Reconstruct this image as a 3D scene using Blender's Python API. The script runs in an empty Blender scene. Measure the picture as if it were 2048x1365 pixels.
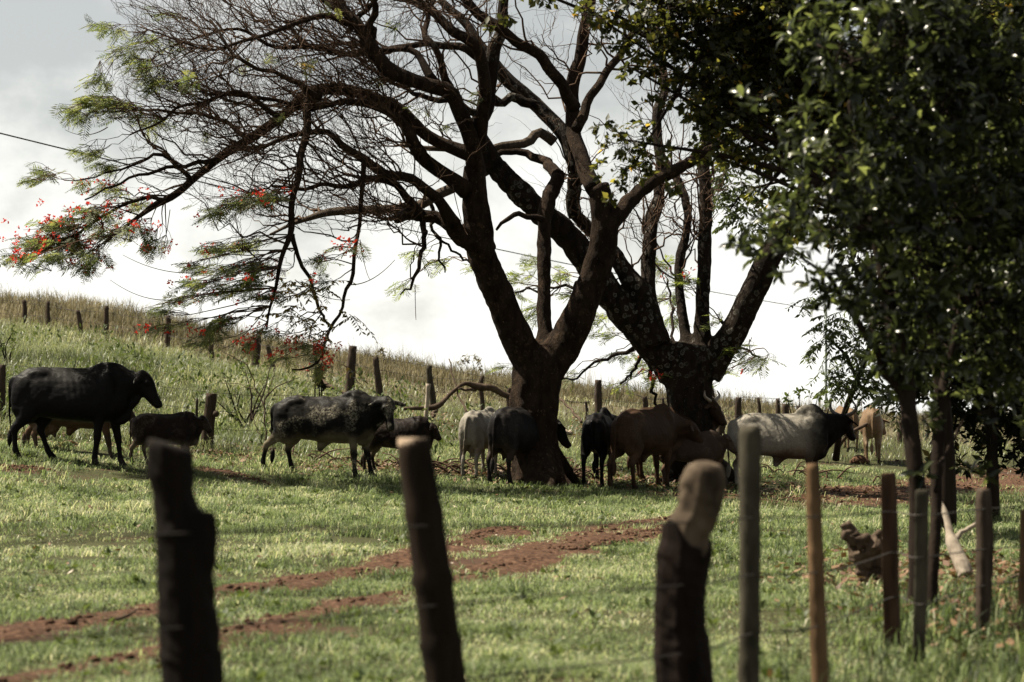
import bpy, math, random
import numpy as np
from mathutils import Vector, Matrix

rng = np.random.default_rng(7)
random.seed(7)
SC = bpy.context.scene
COL = SC.collection

# ------------------------------------------------------------------ camera
EYE = 1.45
LENS, SENSOR = 85.0, 36.0
FPX = LENS / SENSOR * 2048.0
PITCH = math.atan((770 - 682.5) / FPX)
cam_d = bpy.data.cameras.new('camera')
cam = bpy.data.objects.new('camera', cam_d)
COL.objects.link(cam)
cam.location = (0, 0, EYE)
cam.rotation_euler = (math.pi / 2 + PITCH, 0, 0)
cam_d.lens = LENS
cam_d.sensor_width = SENSOR
cam_d.clip_start = 0.1
cam_d.clip_end = 6000
cam_d.dof.use_dof = True
cam_d.dof.focus_distance = 36.0
cam_d.dof.aperture_fstop = 2.8
SC.camera = cam

# ------------------------------------------------------------------ world, sun, exposure
SUN_AZ = math.radians(-72)      # from +Y (view direction) towards the left
SUN_EL = math.radians(57)
world = bpy.data.worlds.new('World')
SC.world = world
world.use_nodes = True
nt = world.node_tree
nt.nodes.clear()
wo = nt.nodes.new('ShaderNodeOutputWorld')
bg = nt.nodes.new('ShaderNodeBackground')
sky = nt.nodes.new('ShaderNodeTexSky')
sky.sky_type = 'NISHITA'
sky.sun_disc = False
sky.sun_elevation = SUN_EL
sky.sun_rotation = SUN_AZ
sky.altitude = 600
sky.air_density = 1.0
sky.dust_density = 2.0
hs = nt.nodes.new('ShaderNodeHueSaturation')
hs.inputs['Saturation'].default_value = 0.27
hs.inputs['Value'].default_value = 0.80
warm = nt.nodes.new('ShaderNodeMix'); warm.data_type = 'RGBA'; warm.blend_type = 'MULTIPLY'
warm.inputs['Factor'].default_value = 1.0
warm.inputs['B'].default_value = (1.0, 0.99, 0.93, 1)
nt.links.new(sky.outputs[0], hs.inputs['Color'])
tc = nt.nodes.new('ShaderNodeTexCoord')
mp = nt.nodes.new('ShaderNodeMapping')
mp.inputs['Scale'].default_value = (1, 1, 1.5)
mp.inputs['Location'].default_value = (0.35, 0.1, 0.02)
nt.links.new(tc.outputs['Generated'], mp.inputs['Vector'])
nz = nt.nodes.new('ShaderNodeTexNoise')
nz.inputs['Scale'].default_value = 9.0
nz.inputs['Detail'].default_value = 9.0
nz.inputs['Roughness'].default_value = 0.6
nt.links.new(mp.outputs[0], nz.inputs['Vector'])
sep = nt.nodes.new('ShaderNodeSeparateXYZ')
nt.links.new(tc.outputs['Generated'], sep.inputs[0])
el = nt.nodes.new('ShaderNodeMapRange')          # clouds thicken towards the horizon
el.inputs['From Min'].default_value = 0.0
el.inputs['From Max'].default_value = 0.15
el.inputs['To Min'].default_value = 0.24
el.inputs['To Max'].default_value = -0.14
nt.links.new(sep.outputs['Z'], el.inputs['Value'])
ad = nt.nodes.new('ShaderNodeMath'); ad.operation = 'ADD'
nt.links.new(nz.outputs['Fac'], ad.inputs[0]); nt.links.new(el.outputs[0], ad.inputs[1])
cr = nt.nodes.new('ShaderNodeMapRange')
cr.interpolation_type = 'SMOOTHSTEP'
cr.inputs['From Min'].default_value = 0.34
cr.inputs['From Max'].default_value = 0.72
nt.links.new(ad.outputs[0], cr.inputs['Value'])
mx = nt.nodes.new('ShaderNodeMix'); mx.data_type = 'RGBA'
mx.inputs['B'].default_value = (8.4, 8.35, 7.9, 1)
nt.links.new(cr.outputs[0], mx.inputs['Factor'])
nt.links.new(hs.outputs[0], warm.inputs['A'])
nt.links.new(warm.outputs['Result'], mx.inputs['A'])
nt.links.new(mx.outputs['Result'], bg.inputs['Color'])
bg.inputs['Strength'].default_value = 0.05
nt.links.new(bg.outputs[0], wo.inputs['Surface'])

sun_d = bpy.data.lights.new('sun', 'SUN')
sun_d.energy = 5.0
sun_d.angle = math.radians(0.53)
sun_d.color = (1.0, 0.91, 0.74)
sun = bpy.data.objects.new('sun', sun_d)
COL.objects.link(sun)
to_sun = Vector((math.sin(SUN_AZ) * math.cos(SUN_EL), math.cos(SUN_AZ) * math.cos(SUN_EL), math.sin(SUN_EL)))
sun.rotation_euler = to_sun.to_track_quat('Z', 'Y').to_euler()
sun.location = to_sun * 60

vs = SC.view_settings
vs.view_transform = 'Standard'
vs.look = 'None'
vs.gamma = 1.0
vs.use_curve_mapping = False
vs.exposure = 1.5
SC.cycles.use_denoising = True
SC.cycles.max_bounces = 6
SC.cycles.diffuse_bounces = 3
SC.cycles.glossy_bounces = 2
SC.cycles.transmission_bounces = 4
SC.cycles.transparent_max_bounces = 4
SC.cycles.sample_clamp_indirect = 4.0

# ------------------------------------------------------------------ geometry helpers
def P(px, py, D):
    """A point of the place, D metres ahead of the camera, seen at a photo position."""
    u = (px - 1024) / FPX
    v = (682.5 - py) / FPX
    d = np.array([u, math.cos(PITCH) - v * math.sin(PITCH), math.sin(PITCH) + v * math.cos(PITCH)])
    return np.array([0, 0, EYE]) + d * (D / d[1])

def to_px(p):
    p = np.asarray(p, float)
    y = p[..., 1]; z = p[..., 2] - EYE
    f = y * math.cos(PITCH) + z * math.sin(PITCH)
    u = -y * math.sin(PITCH) + z * math.cos(PITCH)
    return np.stack([1024 + FPX * p[..., 0] / f, 682.5 - FPX * u / f], -1)

def norm(a):
    return a / np.maximum(np.linalg.norm(a, axis=-1, keepdims=True), 1e-9)

def mesh_np(name, V, F, mat=None, smooth=True, attrs=None):
    """F: one (m,k) array or a list of them"""
    Fs = F if isinstance(F, (list, tuple)) else [F]
    Fs = [np.asarray(f, np.int32) for f in Fs if len(f)]
    me = bpy.data.meshes.new(name)
    V = np.asarray(V, np.float32)
    me.vertices.add(len(V))
    me.vertices.foreach_set('co', V.ravel())
    nl = sum(f.size for f in Fs); nf = sum(len(f) for f in Fs)
    me.loops.add(nl)
    me.loops.foreach_set('vertex_index', np.concatenate([f.ravel() for f in Fs]))
    me.polygons.add(nf)
    tot = np.concatenate([np.full(len(f), f.shape[1], np.int32) for f in Fs])
    st = np.concatenate([[0], np.cumsum(tot)[:-1]]).astype(np.int32)
    me.polygons.foreach_set('loop_start', st)
    me.update(calc_edges=True)
    me.validate()
    if smooth:
        me.polygons.foreach_set('use_smooth', np.ones(nf, bool))
    for k, a in (attrs or {}).items():
        at = me.attributes.new(k, 'FLOAT', 'POINT')
        at.data.foreach_set('value', np.asarray(a, np.float32))
    if mat: me.materials.append(mat)
    return me

def link(name, me, parent=None, loc=None):
    o = bpy.data.objects.new(name, me)
    COL.objects.link(o)
    if parent is not None: o.parent = parent
    if loc is not None: o.location = loc
    return o

def tag(o, label=None, cat=None, group=None, kind=None):
    if label: o['label'] = label
    if cat: o['category'] = cat
    if group: o['group'] = group
    if kind: o['kind'] = kind
    return o

def thing(name, loc, label, cat, group=None):
    o = bpy.data.objects.new(name, None)
    o.empty_display_size = 0.2
    COL.objects.link(o)
    o.location = loc
    return tag(o, label, cat, group)

class MB:
    def __init__(s): s.V = []; s.T = []; s.Q = []; s.n = 0; s.A = []
    def add(s, V, T=None, Q=None, a=None):
        V = np.asarray(V, float).reshape(-1, 3)
        if T is not None and len(T): s.T.append(np.asarray(T) + s.n)
        if Q is not None and len(Q): s.Q.append(np.asarray(Q) + s.n)
        s.V.append(V); s.n += len(V)
        s.A.append(np.broadcast_to(np.asarray(a if a is not None else 0.5, float).ravel(), (len(V),)) if np.size(a) in (1, len(V)) or a is None else np.asarray(a).ravel())
    def arrays(s):
        V = np.concatenate(s.V)
        F = []
        if s.T: F.append(np.concatenate(s.T))
        if s.Q: F.append(np.concatenate(s.Q))
        return V, F
    def build(s, name, mat, parent=None, origin=None, smooth=True):
        V, F = s.arrays()
        if origin is not None: V = V - np.asarray(origin)
        return link(name, mesh_np(name, V, F, mat, smooth, {'tint': np.concatenate(s.A)}), parent)

def catmull(pts, n):
    """resample a list of rows (any width) to n rows along a Catmull-Rom curve"""
    p = np.asarray(pts, float)
    if len(p) == 2: 
        t = np.linspace(0, 1, n)[:, None]; return p[0] * (1 - t) + p[1] * t
    q = np.vstack([2 * p[0] - p[1], p, 2 * p[-1] - p[-2]])
    seg = np.linalg.norm(np.diff(p[:, :3], axis=0), axis=1)
    s = np.concatenate([[0], np.cumsum(seg)])
    ts = np.linspace(0, s[-1], n)
    i = np.clip(np.searchsorted(s, ts, side='right') - 1, 0, len(p) - 2)
    t = ((ts - s[i]) / np.maximum(seg[i], 1e-9))[:, None]
    a, b, c, d = q[i], q[i + 1], q[i + 2], q[i + 3]
    return 0.5 * (2 * b + (c - a) * t + (2 * a - 5 * b + 4 * c - d) * t ** 2 + (3 * b - a - 3 * c + d) * t ** 3)

def ring_tube(mb, C, ra, rb=None, n=10, up=(0, 0, 1), rough=0.0, a=0.5, seed=0):
    """a closed tube of elliptical rings: ra sideways, rb along the up-reference"""
    C = np.asarray(C, float); K = len(C)
    ra = np.broadcast_to(np.asarray(ra, float), (K,)); rb = ra if rb is None else np.broadcast_to(np.asarray(rb, float), (K,))
    T = norm(np.gradient(C, axis=0))
    upv = np.array(up, float)
    U = []; u = upv - T[0] * np.dot(upv, T[0])
    if np.linalg.norm(u) < 0.1: u = np.array([0, 1, 0]) - T[0] * T[0][1]
    for k in range(K):
        u = u - T[k] * np.dot(u, T[k]); u = u / max(np.linalg.norm(u), 1e-9); U.append(u)
    U = np.array(U); S = np.cross(T, U)
    th = np.linspace(0, 2 * np.pi, n, endpoint=False)
    r1 = np.random.default_rng(seed + 11)
    w = np.ones((K, n))
    if rough:
        base = r1.normal(0, rough, (1, n)); w = 1 + base + r1.normal(0, rough * 0.6, (K, n))
    V = C[:, None, :] + S[:, None, :] * (np.cos(th) * w)[..., None] * ra[:, None, None] + U[:, None, :] * (np.sin(th) * w)[..., None] * rb[:, None, None]
    V = V.reshape(-1, 3)
    i = np.arange(K - 1)[:, None] * n; j = np.arange(n)[None, :]; j2 = (j + 1) % n
    Q = np.stack([i + j, i + n + j, i + n + j2, i + j2], -1).reshape(-1, 4)
    V = np.vstack([V, C[0], C[-1]])
    b = K * n
    T0 = np.stack([np.full(n, b), np.arange(n), (np.arange(n) + 1) % n], -1)
    o = (K - 1) * n
    T1 = np.stack([np.full(n, b + 1), o + (np.arange(n) + 1) % n, o + np.arange(n)], -1)
    mb.add(V, np.vstack([T0, T1]), Q, a)

def ellipsoid(mb, c, r, n=12, m=8, rot=None):
    ph = np.linspace(0, np.pi, m + 1)[1:-1]; th = np.linspace(0, 2 * np.pi, n, endpoint=False)
    V = np.stack([np.outer(np.sin(ph), np.cos(th)), np.outer(np.sin(ph), np.sin(th)), np.outer(np.cos(ph), np.ones(n))], -1).reshape(-1, 3)
    V = np.vstack([V, [0, 0, 1], [0, 0, -1]]) * np.asarray(r)
    if rot is not None: V = V @ np.asarray(rot).T
    V = V + np.asarray(c)
    K = m - 1
    i = np.arange(K - 1)[:, None] * n; j = np.arange(n)[None, :]; j2 = (j + 1) % n
    Q = np.stack([i + j, i + n + j, i + n + j2, i + j2], -1).reshape(-1, 4)
    T0 = np.stack([np.full(n, K * n), np.arange(n), (np.arange(n) + 1) % n], -1)
    o = (K - 1) * n
    T1 = np.stack([np.full(n, K * n + 1), o + (np.arange(n) + 1) % n, o + np.arange(n)], -1)
    mb.add(V, np.vstack([T0, T1]), Q)

def batch_tubes(mb, Pn, Rn, sides=3, a=0.5):
    """N thin tubes at once. Pn (N,K,3), Rn (N,K)"""
    N, K, _ = Pn.shape
    if N == 0: return
    T = norm(np.gradient(Pn, axis=1))
    ref = np.array([0.31, 0.87, 0.38])
    S = norm(np.cross(T, ref)); U = np.cross(T, S)
    th = np.linspace(0, 2 * np.pi, sides, endpoint=False)
    V = Pn[:, :, None, :] + Rn[:, :, None, None] * (S[:, :, None, :] * np.cos(th)[None, None, :, None] + U[:, :, None, :] * np.sin(th)[None, None, :, None])
    base = (np.arange(N) * K * sides)[:, None, None]
    i = (np.arange(K - 1) * sides)[None, :, None]; j = np.arange(sides)[None, None, :]; j2 = (j + 1) % sides
    Q = np.stack([base + i + j, base + i + j2, base + i + sides + j2, base + i + sides + j], -1).reshape(-1, 4)
    mb.add(V.reshape(-1, 3), None, Q, a)

def remeshed(mb, name, voxel, iters=6, mat=None):
    V, F = mb.arrays()
    me = mesh_np('tmp', V, F)
    o = bpy.data.objects.new('tmp', me); COL.objects.link(o)
    m = o.modifiers.new('r', 'REMESH'); m.mode = 'VOXEL'; m.voxel_size = voxel; m.use_smooth_shade = True
    if iters:
        s = o.modifiers.new('s', 'SMOOTH'); s.factor = 0.5; s.iterations = iters
    dg = bpy.context.evaluated_depsgraph_get()
    out = bpy.data.meshes.new_from_object(o.evaluated_get(dg), depsgraph=dg)
    out.name = name
    bpy.data.objects.remove(o); bpy.data.meshes.remove(me)
    out.materials.clear()
    if mat: out.materials.append(mat)
    out.polygons.foreach_set('use_smooth', np.ones(len(out.polygons), bool))
    return out

def vnoise(x, y, s, seed=0):
    """smooth value noise in [-1,1]"""
    r = np.random.default_rng(1000 + seed).uniform(-1, 1, (64, 64))
    X = np.asarray(x, float) / s + 17.3 * seed; Y = np.asarray(y, float) / s + 9.1 * seed
    xi = np.floor(X).astype(int); yi = np.floor(Y).astype(int)
    fx = X - xi; fy = Y - yi
    fx = fx * fx * (3 - 2 * fx); fy = fy * fy * (3 - 2 * fy)
    g = lambda a, b: r[a % 64, b % 64]
    return (g(xi, yi) * (1 - fx) + g(xi + 1, yi) * fx) * (1 - fy) + (g(xi, yi + 1) * (1 - fx) + g(xi + 1, yi + 1) * fx) * fy

# ------------------------------------------------------------------ terrain heights
ROWS_Y = np.array([-80, 8, 18, 26, 36, 50, 62, 78, 92, 140, 1500.])
ROWS = [
    ([0, 1], [0, 0]),
    ([0, 1], [0, 0]),
    ([-8, 0, 8], [0.03, 0, -0.03]),
    ([-10, -5, 0, 6], [0.30, 0.10, 0, -0.14]),
    ([-12, -6, -3, 0, 3, 6, 12], [1.05, 0.55, 0.14, 0.0, -0.18, -0.40, -0.55]),
    ([-20, -12, -8, -5.8, -3.3, -1.7, 1.8, 4.5, 8, 14], [2.6, 2.1, 1.85, 1.55, 1.20, 0.90, 0.75, 0.55, 0.2, -0.1]),
    ([-24, -12.5, -10.4, -8.5, -5, -2, 2, 6, 10, 16], [3.4, 2.8, 2.6, 2.3, 1.85, 1.4, 1.05, 0.72, 0.4, 0]),
    ([-30, -16.5, -14, -9.2, -5, -1.2, 4.4, 9.3, 14], [4.6, 4.05, 3.75, 2.65, 2.05, 1.45, 0.80, 0.28, -0.1]),
    ([-30, -16, 0, 14], [4.0, 3.6, 1.0, -0.4]),
    ([-30, 0, 20], [1.0, -1.5, -2.5]),
    ([-30, 0, 20], [-60, -62, -64]),
]
def terrain(x, y):
    x = np.asarray(x, float); y = np.asarray(y, float)
    R = np.stack([np.interp(x, a, b) for a, b in ROWS])
    i = np.clip(np.searchsorted(ROWS_Y, y, side='right') - 1, 0, len(ROWS_Y) - 2)
    t = np.clip((y - ROWS_Y[i]) / (ROWS_Y[i + 1] - ROWS_Y[i]), 0, 1)
    def row(k): return np.take_along_axis(R, np.clip(k, 0, len(R) - 1)[None], 0)[0]
    def m(k):   # finite-difference slopes, limited
        k0 = np.clip(k - 1, 0, len(R) - 1); k1 = np.clip(k + 1, 0, len(R) - 1)
        return (row(k1) - row(k0)) / (ROWS_Y[k1] - ROWS_Y[k0])
    h = ROWS_Y[i + 1] - ROWS_Y[i]
    a, b = row(i), row(i + 1)
    ma, mb_ = m(i), m(i + 1)
    z = (2 * t**3 - 3 * t**2 + 1) * a + (t**3 - 2 * t**2 + t) * h * ma + (-2 * t**3 + 3 * t**2) * b + (t**3 - t**2) * h * mb_
    amp = np.clip((y - 5) / 20, 0.3, 1)
    return z + amp * (0.035 * vnoise(x, y, 2.6, 1) + 0.05 * vnoise(x, y, 7.0, 2) + 0.022 * vnoise(x, y, .75, 3))
def tz(x, y): return float(terrain(np.array([x]), np.array([y]))[0])
def ground_at(px, D):
    p = P(px, 800, D); return np.array([p[0], p[1], tz(p[0], p[1])])

# ------------------------------------------------------------------ materials
def new_mat(name):
    m = bpy.data.materials.new(name); m.use_nodes = True
    t = m.node_tree
    return m, t, t.nodes['Principled BSDF'], t.nodes['Material Output']

def node(t, typ, **kw):
    n = t.nodes.new(typ)
    for k, v in kw.items():
        if k in n.inputs: n.inputs[k].default_value = v
        else: setattr(n, k, v)
    return n

def ramp(t, fac, stops):
    r = t.nodes.new('ShaderNodeValToRGB')
    e = r.color_ramp.elements
    while len(e) < len(stops): e.new(0.5)
    for i, (p, c) in enumerate(stops):
        e[i].position = p; e[i].color = (*c, 1)
    t.links.new(fac, r.inputs['Fac'])
    return r.outputs['Color']

def noise(t, scale, detail=5, rough=0.55, coord='Object', sc=(1, 1, 1), off=(0, 0, 0)):
    c = t.nodes.new('ShaderNodeTexCoord'); m = t.nodes.new('ShaderNodeMapping')
    m.inputs['Scale'].default_value = sc; m.inputs['Location'].default_value = off
    t.links.new(c.outputs[coord], m.inputs['Vector'])
    n = node(t, 'ShaderNodeTexNoise', Scale=scale, Detail=detail, Roughness=rough)
    t.links.new(m.outputs[0], n.inputs['Vector'])
    return n.outputs['Fac']

def bump(t, b, h, strength=0.5, dist=0.02):
    n = node(t, 'ShaderNodeBump', Strength=strength, Distance=dist)
    t.links.new(h, n.inputs['Height']); t.links.new(n.outputs[0], b.inputs['Normal'])

def mixc(t, f, a, b, mode='MIX'):
    n = t.nodes.new('ShaderNodeMix'); n.data_type = 'RGBA'; n.blend_type = mode
    for k, v in (('Factor', f), ('A', a), ('B', b)):
        if isinstance(v, (int, float)): n.inputs[k].default_value = v
        elif isinstance(v, tuple): n.inputs[k].default_value = (*v, 1)
        else: t.links.new(v, n.inputs[k])
    return n.outputs['Result']

def mrange(t, v, a, b, c=0.0, d=1.0):
    n = node(t, 'ShaderNodeMapRange'); n.interpolation_type = 'SMOOTHSTEP'
    n.inputs['From Min'].default_value = a; n.inputs['From Max'].default_value = b
    n.inputs['To Min'].default_value = c; n.inputs['To Max'].default_value = d
    t.links.new(v, n.inputs['Value']); return n.outputs[0]

def leaf_mat(name, stops, trans=0.4, rough=0.4, spec=0.4, tr_gain=1.5, tr_tint=(1.0, 1.0, 0.55)):
    m, t, b, out = new_mat(name)
    at = node(t, 'ShaderNodeAttribute', attribute_name='tint')
    c = ramp(t, at.outputs['Fac'], stops)
    t.links.new(c, b.inputs['Base Color'])
    b.inputs['Roughness'].default_value = rough
    b.inputs['Specular IOR Level'].default_value = spec
    tr = t.nodes.new('ShaderNodeBsdfTranslucent')
    tc_ = mixc(t, 1.0, c, tuple(tr_gain * v for v in tr_tint), 'MULTIPLY')
    t.links.new(tc_, tr.inputs['Color'])
    mx_ = node(t, 'ShaderNodeMixShader'); mx_.inputs[0].default_value = trans
    t.links.new(b.outputs[0], mx_.inputs[1]); t.links.new(tr.outputs[0], mx_.inputs[2])
    t.links.new(mx_.outputs[0], out.inputs['Surface'])
    return m

M_GRASS = leaf_mat('short_grass', [(0, (.022, .030, .012)), (.3, (.078, .110, .044)), (.62, (.18, .225, .105)), (.9, (.35, .35, .22)), (1, (.46, .44, .33))], 0.45, 0.55, 0.12, 1.4, (1, 1, .75))
M_TALL = leaf_mat('tall_green_grass', [(0, (.035, .045, .02)), (.45, (.11, .13, .062)), (.8, (.22, .23, .135)), (1, (.40, .38, .28))], 0.42, 0.4, 0.3, 1.4, (1, 1, .72))
M_DRY = leaf_mat('dry_grass', [(0, (.035, .032, .018)), (.35, (.10, .09, .052)), (.7, (.18, .16, .10)), (1, (.31, .275, .19))], 0.35, 0.7, 0.15, 1.1, (1, .95, .78))
M_LITTER = leaf_mat('leaf_litter', [(0, (.06, .03, .018)), (.5, (.12, .065, .035)), (.85, (.2, .13, .08)), (1, (.6, .55, .47))], 0.1, 0.6, 0.2)
M_FROND = leaf_mat('feathery_frond', [(0, (.045, .058, .022)), (.5, (.085, .105, .04)), (1, (.16, .165, .07))], 0.5, 0.5, 0.2, 1.9, (1, 1, .65))
M_PALE = leaf_mat('pale_frond', [(0, (.08, .11, .03)), (1, (.16, .18, .06))], 0.5, 0.5, 0.3, 1.8)
M_YLEAF = leaf_mat('yellowing_leaf', [(0, (.05, .05, .014)), (.6, (.13, .11, .03)), (1, (.25, .17, .04))], 0.35, 0.45, 0.4, 1.4, (1, .85, .4))
M_FLOWER = leaf_mat('red_flower', [(0, (.42, .025, .018)), (1, (.56, .075, .04))], 0.4, 0.5, 0.2, 1.4, (1, .7, .6))
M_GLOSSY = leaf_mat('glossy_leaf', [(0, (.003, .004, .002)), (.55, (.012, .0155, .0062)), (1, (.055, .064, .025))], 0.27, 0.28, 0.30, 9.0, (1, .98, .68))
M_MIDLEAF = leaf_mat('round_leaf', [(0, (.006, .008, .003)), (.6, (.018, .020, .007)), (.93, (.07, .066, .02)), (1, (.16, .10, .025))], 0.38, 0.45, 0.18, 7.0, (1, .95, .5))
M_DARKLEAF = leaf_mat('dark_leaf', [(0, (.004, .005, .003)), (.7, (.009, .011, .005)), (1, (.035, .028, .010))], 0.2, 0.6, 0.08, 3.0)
M_BUSH = leaf_mat('bush_leaf', [(0, (.03, .045, .016)), (1, (.09, .115, .045))], 0.35, 0.5, 0.15)

def ground_mat():
    m, t, b, out = new_mat('pasture_soil')
    at = node(t, 'ShaderNodeAttribute', attribute_name='tint')      # 0 green thatch .. 1 dry hill
    n1 = noise(t, 1.3, 8, 0.6); n2 = noise(t, 14, 6, 0.65)
    green = ramp(t, n2, [(.3, (.022, .022, .011)), (.6, (.05, .052, .022)), (.8, (.08, .075, .04))])
    dry = ramp(t, n2, [(.3, (.05, .042, .026)), (.6, (.11, .092, .058)), (.8, (.17, .145, .1))])
    dirt = ramp(t, n2, [(.3, (.03, .018, .012)), (.7, (.075, .042, .028))])
    c = mixc(t, at.outputs['Fac'], green, dry)
    c = mixc(t, mrange(t, n1, .56, .7), c, dirt)
    ad_ = node(t, 'ShaderNodeAttribute', attribute_name='bare')
    sm = t.nodes.new('ShaderNodeMath'); sm.operation = 'ADD'
    n5 = noise(t, 4.5, 7, .7); t.links.new(ad_.outputs['Fac'], sm.inputs[0]); t.links.new(n5, sm.inputs[1])
    c = mixc(t, mrange(t, sm.outputs[0], .85, 1.15), c, dirt)
    t.links.new(c, b.inputs['Base Color'])
    b.inputs['Roughness'].default_value = 0.95
    b.inputs['Specular IOR Level'].default_value = 0.1
    bump(t, b, n2, 0.8, 0.05)
    return m
def dirt_mat():
    m, t, b, out = new_mat('red_earth')
    n1 = noise(t, 2.2, 8, 0.6); n2 = noise(t, 22, 8, 0.7)
    c = ramp(t, n2, [(.34, (.015, .008, .005)), (.5, (.066, .034, .020)), (.66, (.17, .10, .064))])
    c = mixc(t, mrange(t, n1, .5, .75, 0, .45), c, (.10, .054, .034))
    t.links.new(c, b.inputs['Base Color']); b.inputs['Roughness'].default_value = 0.95
    b.inputs['Specular IOR Level'].default_value = 0.1
    bump(t, b, n2, 1.0, 0.04)
    return m
def bark_mat(name, dark, mid, lichen, spots=0.35, scale=9.0):
    m, t, b, out = new_mat(name)
    n1 = noise(t, scale, 8, 0.65, sc=(1, 1, .35)); n2 = noise(t, 34, 6, 0.75, sc=(1, 1, .6))
    c = ramp(t, n1, [(.3, dark), (.62, mid), (.85, tuple(v * 1.5 for v in mid))])
    tcn = t.nodes.new('ShaderNodeTexCoord')
    vo = node(t, 'ShaderNodeTexVoronoi', Scale=9.5)
    nd = node(t, 'ShaderNodeTexNoise', Scale=14.0, Detail=3.0)
    t.links.new(tcn.outputs['Object'], nd.inputs['Vector'])
    vm = t.nodes.new('ShaderNodeMix'); vm.data_type = 'VECTOR'; vm.inputs['Factor'].default_value = .07
    t.links.new(tcn.outputs['Object'], vm.inputs['A']); t.links.new(nd.outputs['Color'], vm.inputs['B'])
    t.links.new(vm.outputs['Result'], vo.inputs['Vector'])
    n3 = noise(t, 1.1, 3, .5)
    ringv = ramp(t, vo.outputs['Distance'], [(0, (.35, .35, .35)), (.2, (.2, .2, .2)), (.31, (.85, .85, .85)), (.42, (0, 0, 0))])
    msk = t.nodes.new('ShaderNodeMath'); msk.operation = 'MULTIPLY'
    t.links.new(ringv, msk.inputs[0]); t.links.new(mrange(t, n3, .44, .62, 0, spots), msk.inputs[1])
    msk2 = t.nodes.new('ShaderNodeMath'); msk2.operation = 'MULTIPLY'
    t.links.new(msk.outputs[0], msk2.inputs[0]); t.links.new(mrange(t, n2, .3, .6), msk2.inputs[1])
    c = mixc(t, msk2.outputs[0], c, lichen)
    c = mixc(t, mrange(t, n2, .60, .70, 0, .75), c, lichen)  # bright flecks paint sunlit speckles into the bark colour
    t.links.new(c, b.inputs['Base Color']); b.inputs['Roughness'].default_value = 0.85
    b.inputs['Specular IOR Level'].default_value = 0.08
    h = t.nodes.new('ShaderNodeMath'); h.operation = 'ADD'
    t.links.new(n1, h.inputs[0]); t.links.new(n2, h.inputs[1])
    bump(t, b, h.outputs[0], 1.0, 0.05)
    return m
def wood_mat(name, dark, light, sc=(1, 1, .12), scale=26.0, ring=None):
    m, t, b, out = new_mat(name)
    n1 = noise(t, scale, 7, 0.6, sc=sc); n2 = noise(t, 3.5, 6, .6)
    c = ramp(t, n1, [(.28, dark), (.7, light)])
    c = mixc(t, mrange(t, n2, .45, .75, 0, .7), c, tuple(v * .45 for v in light))
    t.links.new(c, b.inputs['Base Color']); b.inputs['Roughness'].default_value = 0.85
    b.inputs['Specular IOR Level'].default_value = 0.06
    bump(t, b, n1, 0.8, 0.012)
    return m
M_GROUND = ground_mat()
M_DIRT = dirt_mat()
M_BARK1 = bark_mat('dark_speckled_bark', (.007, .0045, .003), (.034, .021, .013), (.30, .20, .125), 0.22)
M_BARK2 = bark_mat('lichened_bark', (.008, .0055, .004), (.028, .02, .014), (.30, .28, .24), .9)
M_TWIG = wood_mat('twig_bark', (.026, .016, .011), (.11, .07, .048), scale=8)
M_LIMBPALE = bark_mat('pale_limb_bark', (.04, .03, .022), (.11, .085, .065), (.3, .27, .22), 0.4)
M_DARKBARK = wood_mat('dark_bark', (.007, .005, .004), (.026, .018, .013), scale=12)  # even dark bark for trunks, stems and twigs
M_POST = wood_mat('weathered_post', (.022, .016, .012), (.075, .056, .042))
M_POSTGREY = wood_mat('grey_post', (.018, .016, .011), (.075, .066, .048), sc=(1, 1, .3), scale=14)
M_LOG = wood_mat('dark_log_post', (.004, .003, .0025), (.014, .010, .008), scale=14)
M_LOGPALE = wood_mat('pale_log_post', (.016, .011, .008), (.115, .086, .06), sc=(1, 1, .5), scale=10)
M_LOGDARK = wood_mat('dark_log_sleeve', (.004, .003, .0025), (.016, .010, .008), sc=(1, 1, .3), scale=14)
M_BAMBOO = wood_mat('brown_bamboo', (.005, .0035, .0025), (.024, .016, .011), sc=(1, 1, .2), scale=14)
M_BAMBOOTAN = wood_mat('tan_bamboo', (.045, .028, .015), (.17, .105, .058), sc=(1, 1, .2), scale=14)
M_CUT = wood_mat('cut_wood', (.18, .13, .09), (.34, .26, .19), sc=(1, 1, 1), scale=18)
M_RUST = wood_mat('reddish_post', (.022, .013, .009), (.075, .044, .028))
M_PALEWOOD = wood_mat('pale_dead_wood', (.14, .11, .085), (.42, .36, .29), scale=12)
M_DEADWOOD = wood_mat('dead_wood', (.018, .012, .009), (.10, .072, .052), sc=(1, 1, 1), scale=9)
M_WIRE, _t, _b, _o = new_mat('rusty_wire')
_b.inputs['Base Color'].default_value = (.022, .016, .012, 1); _b.inputs['Roughness'].default_value = .8
M_CABLE, _t, _b, _o = new_mat('black_cable')
_b.inputs['Base Color'].default_value = (.02, .02, .024, 1); _b.inputs['Roughness'].default_value = .6
M_POLE, _t, _b, _o = new_mat('grey_green_pole')
_b.inputs['Base Color'].default_value = (.14, .17, .15, 1); _b.inputs['Roughness'].default_value = .7

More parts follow.
